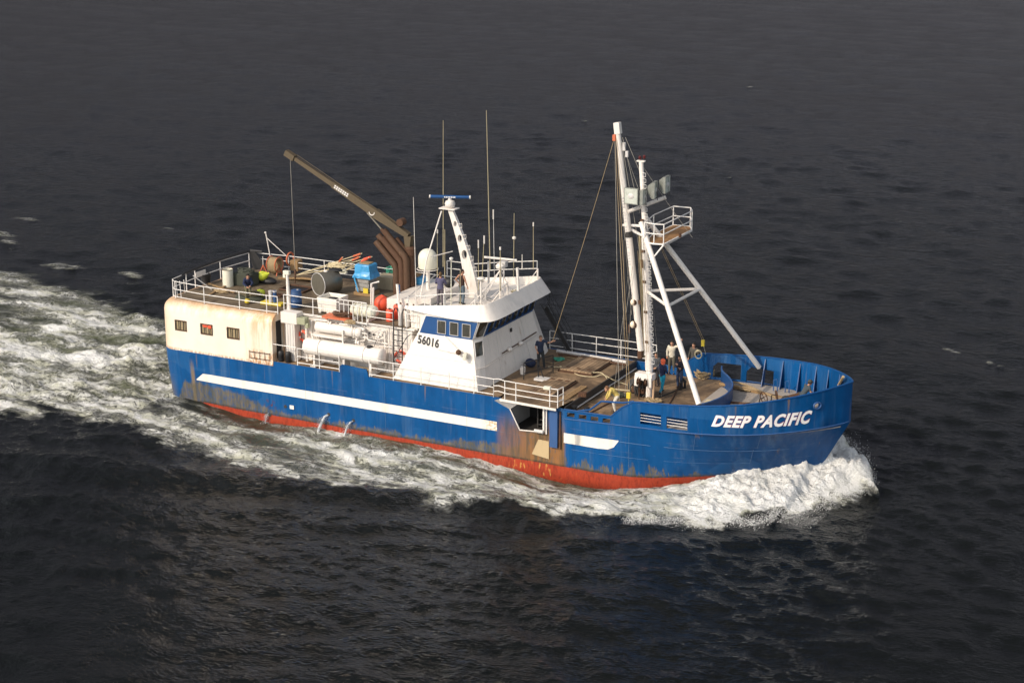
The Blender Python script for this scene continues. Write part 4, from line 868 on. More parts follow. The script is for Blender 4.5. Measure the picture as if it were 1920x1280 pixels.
# boom topped up against the mast
bb_ = Vector((26.35, -.25, 5.05)); bt = Vector((24.92, -.25, 15.75))
boom = MB().tube([bb_, bb_.lerp(bt, .45), bt], [.16, .17, .13], 12).build('cargo_boom', M['white'], S, smooth=True)
MB().box(bt+Vector((.0, 0, .1)), (.3, .3, .55), ry=-.13).build('boom_head', M['white'], boom, bevel=.03)
MB().box(bt+Vector((-.12, -.1, -.35)), (.16, .14, .3)).build('boom_block', M['orange_dull'], boom, bevel=.02)
MB().box(bt+Vector((.35, 0, -.75)), (.14, .12, .4)).box(bt+Vector((.5, 0, -1.1)), (.14, .12, .3)).build('boom_block', M['grey_white'], boom, bevel=.02)
p1 = Vector((26.35, 0, 11.35)); MB().tube([Vector((25.6, -.1, 11.0)), Vector((26.33, -.1, 10.7)), Vector((26.55, -.1, 4.8))], .09, 8).build('mast_pipe', M['rail'], mast, smooth=True)
line([Vector((26.0, .1, 10.8)), Vector((26.42, .1, 4.6))], .06, 'mast_pipe', M['ant'], mast)
MB().lathe([(.19, -.14), (.19, .14)], bb_.lerp(bt, .535), d=(bt-bb_), n=14).build('boom_collar', M['dark'], boom, smooth=True)
MB().box(bb_+Vector((-.02, 0, -.15)), (.22, .25, .5)).build('boom_heel', M['rust'], boom, bevel=.03)
m = MB(); dd = (bb_-bt).normalized()
for k in range(24):
    if k in (4, 9, 13, 18): continue
    m.box(bb_.lerp(bt, .70-.013*k)+Vector((-.04, -.165, 0)), (.10, .012, .085), ry=-.13)
m.build('boom_lettering', M['grey_white'], boom)
for py, r in ((566, .17), (608, .19)):
    c = at(1187, py, 'y', -.35); l_ = MB().lathe([(r*.55, 0), (r, .1), (r, .18)], c+Vector((.12, .12, 0)), d=(-.55, -.8, -.1), n=16).build('boom_floodlight', M['rust'], boom, smooth=True)
    MB().ball(c+Vector((.0, -.04, 0)), r*.93, sc=(.75, .75, 1), rz=-.6).build('lamp_glass', M['lampwhite'], l_, smooth=True)
    MB().box(c+Vector((.22, .1, 0)), (.3, .12, .2)).build('lamp_bracket', M['rust'], l_)
# tripod legs and cross bracing
JT = Vector((26.25, 0, 11.1)); LS = Vector((30.95, -4.2, 4.12)); LP = Vector((30.95, 4.15, 3.62))
jl = Vector((26.2, -.2, 11.4))
MB().tube([jl, LS], .13, 12).build('tripod_leg', M['white'], S, smooth=True)
MB().tube([Vector((26.2, .25, 11.6)), LP], .13, 12).build('tripod_leg', M['white'], S, smooth=True)
def onl(a, b, px, py):
    # the point of the segment nearest to a pixel's line of sight
    best = None
    for i in range(201):
        q = a.lerp(b, i/200); v = q-CAM; X = 960+3235*v.dot(RT)/v.dot(FW); Y = 640-3235*v.dot(UU)/v.dot(FW); d = (X-px)**2+(Y-py)**2
        if best is None or d < best[0]: best = (d, q)
    return best[1]
qa = onl(jl, LS, 1256, 572); qb = onl(Vector((26.2, .25, 11.6)), LP, 1310, 543); qm = Vector((26.48, 0, 8.0))
for a, b in ((qm, qa), (qm, qb), (qa, qb)): line([a, b], .075, 'tripod_brace', M['white'], S)
# crow's nest
nz = 10.55; nest = [Vector((26.35, -.75, nz)), Vector((27.0, -.95, nz)), Vector((28.35, .75, nz+.02)), Vector((28.35, 1.35, nz+.02)), Vector((27.6, 1.45, nz)), Vector((26.35, .4, nz))]
nest = [at(px, py, 'z', nz) for px, py in ((1208, 455), (1226, 458), (1244, 459), (1297, 432), (1294, 426), (1262, 423), (1225, 440))]
cn = MB().prism(nest, (0, 0, .04)).build('crows_nest_floor', paint('rusted_plate', (.28, .15, .06), .9, .7, .5, streak=False), S)
m = MB(); N = len(nest)
m.tube([p+Vector((0, 0, .02)) for p in nest], .04, 6, closed=True)
for h in (.5, .98): m.tube([p+Vector((0, 0, h)) for p in nest], .028, 6, closed=True)
m.build('crows_nest_rail', M['rail'], cn, smooth=True)
for p in nest: MB().tube([p, p+Vector((0, 0, .98))], .028, 6).build('post', M['rail'], cn, smooth=True)
MB().tube([nest[2]-Vector((0, 0, .02)), onl(jl, LS, 1238, 480)], .04, 6).tube([nest[3]-Vector((0, 0, .02)), onl(Vector((26.2, .25, 11.6)), LP, 1260, 450)], .04, 6).build('nest_brace', M['rail'], cn, smooth=True)
MB().lathe([(.07, 0), (.07, .2)], at(1275, 445, 'z', nz), 'z', 10).build('nest_lamp', M['rust'], cn, smooth=True)
line([at(1168, 422, 'y', -.2), at(1212, 424, 'y', -.1)], .07, 'spreader', M['rail'], S)
# floodlight bar
bA = at(1178, 397, 'y', -.4); bB = at(1248, 370, 'y', .9)
bar = MB().tube([bA, bB], .095, 12).build('floodlight_bar', M['white'], S, smooth=True)
M['reflector'] = paint('floodlight_grey_metal', (.27, .28, .25), .35, .15, .6, streak=False, sc_=3, metal=.3)
def flood(px, py, y, w_, h_, rz, name='floodlight'):
    c = at(px, py, 'y', y); m = MB(); D = Matrix.Rotation(rz, 4, 'Z')
    fr = [D @ Vector((-w_/2, 0, -h_/2)), D @ Vector((w_/2, 0, -h_/2)), D @ Vector((w_/2, 0, h_/2)), D @ Vector((-w_/2, 0, h_/2))]
    bk = [D @ Vector((-w_*.25, .38, -h_*.2)), D @ Vector((w_*.25, .38, -h_*.2)), D @ Vector((w_*.25, .38, h_*.25)), D @ Vector((-w_*.25, .38, h_*.25))]
    o = m.rings([[c+p for p in fr], [c+p*0.98+(D @ Vector((0, .14, 0))) for p in fr], [c+p for p in bk]]).build(name, M['reflector'], bar)
    MB().rings([[c+p*.9+(D @ Vector((0, -.012, 0))) for p in fr], [c+p*.9 for p in fr]]).build('lamp_glass', M['lens'], o)
    MB().ball(c+(D @ Vector((0, .02, 0))), min(w_, h_)*.27, sc=(1, .35, .8), rz=rz).build('lamp_bulb', M['grey_white'], o, smooth=True)
    MB().tube([c+Vector((0, 0, h_*.5)), c+Vector((0, .2, -h_*.5-.15))], .02, 5).build('lamp_bracket', M['dark'], o)
    return o
flood(1183, 368, -.7, .72, .78, -.05); flood(1209, 369, -.3, .62, .72, 1.65); flood(1230, 356, .15, .66, .78, 1.75); flood(1252, 346, .7, .66, .80, 1.6)
# rigging
def rig(a, b, r=.014, mat='wire', sag=0, label=None):
    a, b = Vector(a), Vector(b); pts = [a.lerp(b, i/10)-Vector((0, 0, sag*4*(i/10)*(1-i/10))) for i in range(11)]
    return line(pts, r, 'rigging_line', M[mat], S)
bh = bt+Vector((-.1, -.1, -.3))
rig(bh, at(1036, 640, 'y', .3), .013, 'rope', .15)
rig(bh, at(1161, 752, 'y', -2.9), .011, 'wire'); 
for px in (1168, 1174, 1180): rig(bh+Vector((.05*(px-1168)/6, 0, 0)), at(px+(10 if px > 1170 else 1), 590, 'y', -.4), .010, 'wire')
hkp = at(1177, 740, 'y', -2.6)
rig(bh, hkp, .012, 'rope'); rig(bh+Vector((.1, 0, 0)), hkp+Vector((.12, 0, 0)), .012, 'rope')
MB().box(hkp+Vector((.05, 0, -.02)), (.2, .14, .3)).tube([hkp+Vector((.05, 0, -.2)), hkp+Vector((.05, 0, -.7))], .03, 5).build('cargo_block', M['yellow2'], S, bevel=.02)
rig(bh+Vector((.4, 0, 0)), at(1200, 400, 'y', 0), .012); rig(bt+Vector((.4, 0, -.3)), (26.1, 0, 13.6), .012); rig(bt+Vector((.3, 0, -.9)), (26.4, .1, 8), .012)
rig(at(1232, 450, 'y', .3), at(1318, 640, 'y', 4.2), .012, 'rope'); rig(at(1235, 450, 'y', .3), at(1322, 642, 'y', 4.2), .012, 'rope')
MB().box(at(1318, 643, 'y', 4.1), (.16, .12, .34)).build('guy_block', M['yellow2'], S, bevel=.02)
rig(at(1320, 650, 'y', 4.1), at(1323, 664, 'y', 4.25), .02); 
for px, y in ((1204, -.4), (1209, -.45), (1212, -.5)): rig(at(px-8, 470, 'y', y), at(px+4, 660, 'y', y), .011, 'rope')
rig(at(1170, 450, 'y', -.4), at(1172, 600, 'y', -.6), .05, 'dark')
rig(at(1186, 500, 'y', -.5), at(1172, 600, 'y', -.6), .012)

for a, b in (((25.0, -.25, 15.6), (26.2, 0, 12.4)), ((25.0, -.25, 15.4), (26.4, .1, 5.0)), ((26.05, 0, 14.2), (28.3, 1.2, 10.6)), ((26.1, 0, 13.8), (26.5, -.1, 11.2)), ((26.3, -.2, 11.0), (26.9, -.5, 2.6)), ((26.3, .2, 11.0), (27.2, .5, 2.6)), ((25.9, -.3, 9.0), (25.7, -.6, 2.7)), ((25.7, -.3, 9.5), (25.2, -.9, 2.6)), ((25.45, -.3, 12), (25.5, -.5, 4.0))):
    rig(a, b, .009, 'wire', .05)
for k in range(5):
    z = 5.5+k*1.5; MB().box((26.72-.065*(z-4.05), -.19, z), (.16, .08, .12)).build('mast_bracket', M['rust'], mast)
for p_, q_ in (((26.3, -.3, 9.6), (26.35, -.3, 9.2)), ((25.6, -.2, 10.2), (25.65, -.2, 9.8)), ((25.75, -.35, 6.3), (25.78, -.35, 5.9))): MB().tube([p_, q_], .06, 8).build('rigging_block', M['rust'], S, smooth=True)
# ================================================================ deck gear (loose things are top-level)
def one(mb, name, mat, label, cat, group=None, smooth=False, bevel=0):
    """a thing that is a single mesh: origin at the middle of its foot"""
    xs = [v[0] for v in mb.v]; ys = [v[1] for v in mb.v]; zs = [v[2] for v in mb.v]; b = Vector(((min(xs)+max(xs))/2, (min(ys)+max(ys))/2, min(zs)))
    mb.v = [tuple(Vector(v)-b) for v in mb.v]; o = mb.build(name, mat, None, smooth=smooth, bevel=bevel); o.location = b
    return tag(o, label, cat, group)
D5 = 5.49
def G(px, py, z=D5): return at(px, py, 'z', z)
def rr_noise(p, s, a): return a*mnoise.noise(Vector(p)*s)
# ---- aft end
b = G(428, 536); t = thing('drum', b, 'open cream drum at the aft end of the boat deck beside the green-black net bin', 'drum')
MB().lathe([(.30, 0), (.30, .95), (.26, .95), (.25, .2)], b, 'z', 22).build('drum_body', M['cream'], t, smooth=True); MB().tube([b+Vector((.30*math.cos(a), .30*math.sin(a), .95)) for a in [2*math.pi*i/22 for i in range(22)]], .02, 5, closed=True).build('drum_rim', M['rust'], t)
b = G(386, 530); t = thing('bucket', b, 'black round bucket by the stern rail', 'bucket')
MB().lathe([(.24, 0), (.30, .5), (.27, .5), (.22, .06)], b, 'z', 18).build('bucket_body', M['black'], t, smooth=True); MB().tube([b+Vector((.3*math.cos(a), 0, .5+.18*math.sin(a))) for a in [math.pi*i/8 for i in range(9)]], .012, 5).build('handle', M['dark'], t)
b = G(448, 535); t = thing('net_bin', b, 'dark green bin heaped with net behind the crouching man', 'bin')
MB().box(b+Vector((.25, .3, .35)), (1.2, .9, .7)).build('bin_body', M['net'], t, bevel=.06)
def heap(c, rx, ry, rz, seed, mat, parent, name, n=26):
    m = MB(); random.seed(seed)
    for k in range(n):
        a = random.random()*6.28; p = [Vector(c)+Vector((rx*math.cos(a+i*.9)*random.uniform(.2, 1), ry*math.sin(a+i*.9)*random.uniform(.2, 1), rz*random.uniform(0.1, 1))) for i in range(5)]
        m.tube(spl(p, 3), random.uniform(.02, .04), 5)
    return m.build(name, mat, parent, smooth=True)
MB().ball(b+Vector((.3, .3, .72)), .5, sc=(1.1, .8, .3)).build('net_heap', M['net'], t, smooth=True)
heap(b+Vector((.3, .3, .75)), .55, .4, .15, 3, M['net'], t, 'net_strands')
b = G(455, 560); t = thing('net_pile', b, 'heap of brownish dark net on the deck at the feet of the aft man', 'net'); MB().ball(b+Vector((.3, .2, 0)), .6, sc=(1.5, .8, .45)).build('net_heap', M['net'], t, smooth=True); heap(b+Vector((.3, .2, .2)), .85, .45, .2, 5, paint('brown_net', (.12, .10, .06), .95, 0, .5), t, 'net_strands', 34)
b = G(500, 530); t = thing('black_bag', b, 'low black bag under the fluorescent buoy', 'bag'); MB().ball(b+Vector((.0, .0, .12)), .5, sc=(1.3, .7, .45)).build('bag_body', M['black'], t, smooth=True)
def buoy(loc, r, mat, label, tilt=(0, 0, 1), name='buoy', group='inflatable buoys on the boat deck', stretch=1.15):
    t = thing(name, loc, label, 'buoy', group); d = Vector(tilt).normalized()
    pr = [(r*math.sin(a), r-r*math.cos(a)) for a in [math.pi*.72*i/9 for i in range(1, 10)]]; e = pr[-1]; pr += [(e[0]*.62, e[1]+r*.42*stretch), (r*.17, e[1]+r*.75*stretch), (r*.15, e[1]+r*.95*stretch)]
    MB().lathe(pr, Vector(loc), d=d, n=22).build('buoy_body', mat, t, smooth=True)
    MB().lathe([(r*.2, 0), (r*.2, r*.14)], Vector(loc)+d*(e[1]+r*.9*stretch), d=d, n=12).build('buoy_eye', M['dark'], t, smooth=True)
    a = d.orthogonal().normalized(); bb = d.cross(a); m = MB()
    for q in (a, bb): m.tube([Vector(loc)+d*r+(q*math.cos(k)*1.01+d*math.sin(k))*r*1.01 for k in [-1.2+2.6*i/9 for i in range(10)]], r*.02+.006, 5)
    m.build('lashing', M['dark'], t); return t
buoy(G(484, 531)+Vector((0, 0, .32)), .27, M['yellow'], 'fluorescent yellow-green pear buoy lying on the black bag', (.8, .3, .35))
buoy(G(489, 557), .24, M['yellow'], 'round lemon yellow float with dark eyelets near the starboard rail', (0, 0, 1), stretch=.3)
buoy(G(463, 569), .15, M['yellow2'], 'small yellow float half hidden by the starboard rail', (.2, 0, 1), stretch=.3)
buoy(G(712, 585)+Vector((0, .2, 0)), .42, M['orange'], 'biggest salmon orange buoy beside the life raft canister', (0, .1, 1), stretch=.5)
buoy(at(740, 589, 'z', D5)+Vector((.1, .1, .3)), .2, M['yellow'], 'yellow-green buoy wedged behind the orange canisters', (.5, 0, .8), stretch=.5)
# yellow floor piece, blue pipes
one(MB().box(G(512, 571)+Vector((0, 0, .08)), (1.3, .5, .14), rz=.02), 'crate_lid', M['yellow2'], 'flat orange-yellow lid lying on deck by the starboard rail', 'lid', bevel=.03)
for px, mt, lb in ((508, 'grey_white', 'short grey upright pipe beside the blue one'), (516, 'bluebarrel', 'short dark blue upright pipe with a grey top')):
    b = G(px, 572); t = thing('upright_pipe', b, lb, 'pipe', 'upright pipes by the starboard rail'); MB().lathe([(.1, 0), (.1, .78), (.07, .8)], b, 'z', 12).build('pipe_body', M[mt], t, smooth=True); MB().lathe([(.115, .72), (.115, .79)], b, 'z', 12).build('pipe_collar', M['grey_white'], t)
b = G(556, 575); t = thing('barrel', b, 'blue plastic barrel beside the white deck post', 'barrel'); MB().lathe([(.27, 0), (.3, .1), (.29, .3), (.31, .33), (.29, .36), (.29, .6), (.31, .63), (.29, .66), (.27, .9), (.24, .92)], b, 'z', 20).build('barrel_body', M['bluebarrel'], t, smooth=True); MB().lathe([(.05, .92), (.05, .95)], b+Vector((.1, 0, 0)), 'z', 8).build('bung', M['white'], t)
# planks aft
for k, (a, c, lb) in enumerate((((392, 532), (425, 545), 'loose pale plank crossing over the others by the drum'), ((390, 556), (424, 537), 'loose pale plank slanting towards the stern rail'), ((408, 541), (440, 552), 'weathered loose plank nearest the net pile'))):
    p, q = G(*a), G(*c); d = q-p; one(MB().box((p+q)/2+Vector((0, 0, .03+.04*k)), (d.length, .12, .04), rz=math.atan2(d.y, d.x)), 'plank', M['timber'], lb, 'plank', 'loose planks on the aft deck')
# red jack stand and hose reel
b = G(494, 513); t = thing('jack_stand', b, 'small red three-legged jack stand by the port rail', 'stand')
m = MB(); 
for a in (0, 2.1, 4.2): m.tube([b+Vector((.28*math.cos(a), .28*math.sin(a), 0)), b+Vector((0, 0, .5))], .03, 5)
m.build('stand_legs', M['orange_dull'], t); MB().tube([b+Vector((0, 0, .4)), b+Vector((0, 0, 1.0))], .025, 6).build('stand_post', M['grey_white'], t)
b = G(516, 515); t = thing('hose_reel', b, 'red reel wound with thick tan hose near the port rail', 'hose reel')
for sx in (-.28, .28): MB().tube([b+Vector((sx+.0, .42*math.cos(a), .62+.42*math.sin(a))) for a in [2*math.pi*i/20 for i in range(20)]], .03, 6, closed=True).tube([b+Vector((sx, -.3, 0)), b+Vector((sx, 0, .62)), b+Vector((sx, .3, 0))], .03, 5).build('reel_frame', M['orange_dull'], t, smooth=True)
m = MB()
for k in range(9): m.tube([b+Vector((-.24+.06*k, .36*math.cos(a), .60+.38*math.sin(a)-(.1 if math.sin(a) < 0 else 0))) for a in [2*math.pi*i/18 for i in range(18)]], .04, 6, closed=True)
m.build('hose_coil', M['rope'], t, smooth=True)
b = G(545, 508); t = thing('hose_reel', b, 'red reel with wire basket beyond the white deck post', 'hose reel')
MB().tube([b+Vector((0, .36*math.cos(a), .7+.36*math.sin(a))) for a in [2*math.pi*i/20 for i in range(20)]], .05, 6, closed=True).build('reel_frame', M['orange_dull'], t, smooth=True)
MB().box(b+Vector((.4, 0, .4)), (.5, .5, .6)).build('reel_basket', M['timber'], t)
# deck hatch with timber planks
t = thing('deck_hatch', G(560, 545), 'open dark square hatch with rusty coaming under the hook', 'hatch'); c = G(556, 543)
MB().bbox(c+Vector((-.7, -.5, -.01)), c+Vector((.7, .5, .03))).build('hatch_shade_panel', M['black'], t)  # flat black slab paints the darkness inside the open hatch
m = MB(); 
for a, bq in (((-.75, -.55), (.75, -.55)), ((.75, -.55), (.75, .55)), ((.75, .55), (-.75, .55)), ((-.75, .55), (-.75, -.55))): m.tube([c+Vector((*a, .06)), c+Vector((*bq, .06))], .06, 5)
m.build('hatch_coaming', M['rust'], t)
for k in range(4):
    p = G(555+8*k, 528+k*2)+Vector((0, .5, 0)); one(MB().box(p+Vector((0, 0, .05+.05*k)), (2.6-.3*k, .2, .06), rz=.35-.1*k), 'plank', M['timber'], ['longest grey plank behind the round tank', 'second grey plank stacked behind the round tank', 'third plank stacked behind the round tank, slightly turned', 'topmost short plank behind the round tank'][k], 'plank', 'planks stacked behind the tank')
# galvanised tank lying on its side
b = Vector((8.9, -.1, D5)); t = thing('round_tank', b, 'big dull grey galvanised cylinder lying on its side', 'tank'); ax = Vector((-.35, -.94, 0)).normalized(); c = G(604, 553)+Vector((0, .2, .62))
c = at(597, 533, 'z', D5+.62); 
MB().lathe([(.60, 0), (.62, .03), (.62, 1.15), (.6, 1.18)], c, d=-ax, n=30).build('tank_shell', M['galv'], t, smooth=True)
MB().tube([c+ax*.01+(ax.cross(Vector((0, 0, 1)))*math.cos(a)+Vector((0, 0, 1))*math.sin(a))*.62 for a in [2*math.pi*i/30 for i in range(30)]], .02, 6, closed=True).build('tank_rim', M['grey_white'], t)
MB().ball(c-ax*.5+Vector((0, 0, .64)), .1, sc=(1.3, 1, .6)).build('tank_cap', M['white'], t)
one(MB().ball(c-ax*1.0+Vector((.1, .1, .62)), .3, sc=(1.4, .9, .35)), 'black_bag', M['black'], 'black sack lying on top of the round tank', 'bag', smooth=True)
# white fish tote on pallet
c = G(604, 588)+Vector((.35, .2, 0)); t = thing('fish_tote', c, 'white open fish tote standing at the starboard rail', 'tote')
a0 = G(590, 589); a1 = a0+Vector((1.28, -.0, 0)); 
def tote(x0, y0, x1, y1, z0, z1):
    m = MB(); th = .06; tp = .05
    o1 = [(x0+tp, y0+tp), (x1-tp, y0+tp), (x1-tp, y1-tp), (x0+tp, y1-tp)]; o2 = [(x0, y0), (x1, y0), (x1, y1), (x0, y1)]
    i2 = [(x0+th, y0+th), (x1-th, y0+th), (x1-th, y1-th), (x0+th, y1-th)]
    m.rings([[Vector((*p, z0+.1)) for p in o1], [Vector((*p, z1)) for p in o2], [Vector((*p, z1)) for p in i2], [Vector((*p, z0+.25)) for p in i2]])
    for fx_ in (x0+.12, (x0+x1)/2, x1-.12): m.bbox((fx_-.07, y0+.06, z0), (fx_+.07, y1-.06, z0+.1))
    return m
x0, y0 = a0.x-.02, -3.0
tote(x0, y0, x0+1.2, y0+1.15, D5, D5+.85).build('tote_body', M['tote'], t, bevel=.02)
m = MB()
for k in range(9): m.bbox((x0+.1+k*.12, y0-.005+.03, D5+.15), (x0+.13+k*.12, y0+.06, D5+.75))
m.build('tote_rib', M['tote'], t)
MB().ball((x0+.7, y0+.55, D5+.72), .25, sc=(1.3, .7, .35)).build('rag', M['black'], t, smooth=True)
# wrapped pallet of boxes with blue tarpaulin
b = G(682, 553); t = thing('wrapped_pallet', b, 'tall pallet of wrapped goods under a bright blue tarpaulin', 'pallet')
MB().box(b+Vector((0, .3, .08)), (1.05, .95, .16)).build('pallet_base', M['timber'], t)
m = MB()
for k in range(4): m.box(b+Vector((0, .3, .32+.22*k)), (.92-.03*k+random.uniform(-.03, .03), .86, .21), rz=random.uniform(-.03, .03))
m.build('wrapped_boxes', M['wrap'], t, bevel=.04)
MB().box(b+Vector((.25, -.18, .3)), (.3, .05, .28)).build('yellow_label', M['yellow2'], t)
rings_ = []; random.seed(2)
for z, sx, sy in ((.95, .60, .54), (1.08, .57, .52), (1.2, .50, .47), (1.32, .49, .45), (1.62, .47, .44), (1.68, .42, .4)):
    rings_.append([b+Vector((sx*math.cos(a)*(1/max(abs(math.cos(a)), abs(math.sin(a))))**.82+random.uniform(-.02, .02), .3+sy*math.sin(a)*(1/max(abs(math.cos(a)), abs(math.sin(a))))**.82+random.uniform(-.02, .02), z)) for a in [2*math.pi*i/24 for i in range(24)]])
MB().rings(rings_).build('tarpaulin', M['tarp'], t)
MB().prism([b+Vector((-.55, -.15, 1.05)), b+Vector((-.42, -.22, 1.1)), b+Vector((-.12, -.3, .2)), b+Vector((-.2, -.3, .25))], (0, -.02, 0)).build('tarpaulin_strip', M['tarp'], t)
MB().box(b+Vector((0, .35, 1.70)), (.6, .5, .06)).build('pallet_lid', M['timber'], t)
# blue tarpaulin bundle by the dome
b = at(785, 560, 'z', 5.9); t = thing('tarp_bundle', b, 'low blue tarpaulin bundle between crane and satellite dome', 'tarpaulin'); b = at(780, 542, 'z', 6.2)
MB().box(at(781, 528, 'y', 1.6), (.95, .8, .62)).build('tarpaulin', M['tarp'], t, bevel=.08); MB().box(at(779, 515, 'y', 1.6), (.5, .45, .14)).build('bundle_top', M['timber'], t); MB().ball(at(796, 540, 'y', 1.1), .16, sc=(1.3, 1, .8)).build('white_sack', M['tote'], t, smooth=True)
one(MB().box(at(718, 540, 'z', D5)+Vector((.2, .2, .35)), (1.1, .9, .7)), 'wooden_crate', paint('pale_crate_wood', (.34, .29, .2), .9, .1, .4, sc_=3), 'weathered pale wooden crate between the tarpaulin pallet and the exhausts', 'crate', bevel=.02)
c = at(718, 524, 'z', D5)+Vector((.2, .6, .2)); t = thing('net_pile', c, 'green net with an orange float strip on the port side', 'net'); heap(c, .5, .35, .4, 12, M['green'], t, 'net_strands', 16); MB().box(c+Vector((.3, .3, .4)), (.8, .2, .1)).build('float_strip', M['orange_dull'], t)
# bundle of flagged poles
t = thing('pole_bundle', G(640, 545), 'bundle of bamboo marker poles with orange flags and pale rope', 'poles')
PY = 2.9
for k, (a, bq, fl) in enumerate((((560, 514), (668, 484), 0), ((565, 512), (679, 475), 1), ((600, 515), (676, 481), 1), ((590, 513), (698, 481), 2), ((620, 520), (692, 483), 2), ((612, 522), (690, 490), 1), ((628, 500), (643, 482), 1), ((555, 516), (660, 497), 0))):
    A, B = at(*a, 'y', PY), at(*bq, 'y', PY-.1*k); MB().tube([A, B], .022, 6).build('marker_pole', M['tan'], t)
    if fl: 
        d = (B-A).normalized(); MB().tube([B-d*.62, B-d*.1], [.05, .06], 6).build('pole_flag', M['orange'] if fl == 2 else M['orange_dull'], t)
heap(at(632, 505, 'y', PY-.2), .6, .25, .35, 21, M['tan'], t, 'rope_tangle', 40)
heap(at(640, 512, 'y', PY-.3), .4, .2, .25, 22, M['cream'], t, 'rope_tangle', 24)
# orange pallet with junk
c = G(632, 600)+Vector((0, .25, 0)); t = thing('orange_pallet', c, 'low orange pallet strewn with rusty chain and floats', 'pallet'); MB().box(c+Vector((-.1, -.02, .1)), (1.5, .7, .1)).box(c+Vector((-.6, 0, .03)), (.1, .7, .08)).box(c+Vector((.5, 0, .03)), (.1, .7, .08)).build('pallet_base', M['orange_dull'], t)
heap(c+Vector((.15, .0, .15)), .6, .28, .25, 31, M['rust'], t, 'chain_heap', 30); heap(c+Vector((.5, .1, .15)), .3, .2, .2, 33, M['orange_dull'], t, 'float_line', 12)
# life raft canister
c = at(683, 582, 'y', -2.95); t = thing('life_raft', c-Vector((0, 0, .4)), 'cream life raft canister strapped in its cradle at the rail', 'life raft'); r = .33
MB().lathe([(r*.5, 0), (r*.85, .1), (r, .25), (r, .72), (r*1.04, .73), (r*1.04, .81), (r, .82), (r, 1.3), (r*.85, 1.45), (r*.5, 1.55)], c-Vector((.78, 0, 0)), 'x', 26).build('raft_canister', M['cream'], t, smooth=True)
m = MB()
for x in (-.45, -.1, .3): m.tube([c+Vector((x, (r+.012)*math.cos(a), (r+.012)*math.sin(a))) for a in [2*math.pi*i/20 for i in range(20)]], .02, 5, closed=True)
m.build('raft_strap', M['tan'], t); MB().box(c+Vector((-.4, 0, -.42)), (.1, .7, .2)).box(c+Vector((.4, 0, -.42)), (.1, .7, .2)).build('raft_cradle', M['white_rusty'], t)
# orange canisters
for k, (px, py, h, lb) in enumerate(((728, 603, .62, 'upright orange canister nearest the black ladder'), (742, 598, .72, 'upright orange canister leaning behind the ladder hoops'))):
    b = G(px, py)+Vector((0, .15, 0)); t = thing('orange_canister', b, lb, 'canister', 'orange canisters at the head of the ladder'); MB().lathe([(.17, 0), (.19, .04), (.19, h-.06), (.15, h)], b, 'z', 16).build('canister_body', M['orange'], t, smooth=True); MB().lathe([(.06, h), (.06, h+.05)], b, 'z', 8).build('canister_cap', M['dark'], t)
# three white gas bottles
for k, px in enumerate((752, 764, 776)):
    b = at(px, 611+1.5*k, 'y', -3.05); b.z = D5; t = thing('gas_bottle', b, ['white gas bottle nearest the ladder, aftmost of three', 'white gas bottle in the middle of the three', 'white gas bottle nearest the wheelhouse window band'][k], 'gas bottle', 'white gas bottles in a row')
    MB().lathe([(.13, 0), (.14, .03), (.14, .95), (.11, 1.05), (.05, 1.1)], b, 'z', 18).build('bottle_body', M['white'], t, smooth=True); MB().lathe([(.035, 1.08), (.045, 1.1), (.045, 1.18), (.02, 1.2)], b, 'z', 8).build('bottle_valve', M['rust'], t)
# life rings
def ring(c, R0, r, nrm, lb, half=None):
    d = Vector(nrm).normalized(); a = d.orthogonal().normalized(); bq = d.cross(a); t = thing('life_ring', c, lb, 'life ring', 'orange life rings'); c = Vector(c)
    MB().tube([c+(a*math.cos(q)+bq*math.sin(q))*R0 for q in [2*math.pi*i/28 for i in range(28)]], r, 8, closed=True).build('ring_body', M['orange'], t, smooth=True)
    m = MB()
    for q in (0.4, 1.97, 3.54, 5.11): p = c+(a*math.cos(q)+bq*math.sin(q))*R0; e = (-a*math.sin(q)+bq*math.cos(q)); m.lathe([(r*1.1, -.05), (r*1.1, .05)], p, d=e, n=8)
    m.build('ring_band', M['white'], t); return t
ring(at(751, 669, 'y', -3.42), .29, .07, (0, 1, .0), 'orange life ring on the white wall beside the black ladder')
ring(at(569, 630, 'y', -3.5), .26, .07, (.2, 1, .0), 'orange life ring hanging beside the deck locker, aft of the tanks')
# ---------------------------------------------------------------- foredeck gear
# raised hatch covers
def hatch(x0, y0, x1, y1, lb, z=2.965, h=.16):
    t = thing('hatch_cover', ((x0+x1)/2, (y0+y1)/2, z), lb, 'hatch cover', 'plank hatch covers before the wheelhouse')
    MB().bbox((x0, y0, z), (x1, y1, z+h)).build('hatch_boards', M['hatchwood'], t, bevel=.01)
    m = MB(); m.bbox((x0-.06, y0-.06, z), (x1+.06, y0, z+h*.6)).bbox((x1, y0, z), (x1+.06, y1, z+h*.6)).bbox((x0-.06, y1, z), (x1+.06, y1+.06, z+h*.6)).bbox((x0-.06, y0, z), (x0, y1, z+h*.6)); m.build('hatch_frame', M['rust'], t)
    m = MB()
    for i in range(3):
        for j in range(2): m.box((x0+.3+(x1-x0-.6)*i/2, y0+.4+(y1-y0-.8)*j, z+h+.01), (.22, .12, .02))
    m.build('lifting_plate', M['rust'], t); return t
hatch(21.4, .9, 23.2, 3.6, 'port plank hatch cover with rusty lifting plates'); hatch(21.6, -3.3, 23.0, -.5, 'starboard plank hatch cover near the white platform rail')
for k, y in enumerate((-.02, .16, .34)):
    one(MB().box((23.55+.12*k, -2.3, 3.02+.0*k), (.09, 2.6, .08)), 'timber_baulk', M['timber'], ['dark timber baulk nearest the starboard hatch cover', 'dark timber baulk in the middle of three by the deck break', 'dark timber baulk closest to the deck break'][k], 'timber', 'timber baulks by the deck break')
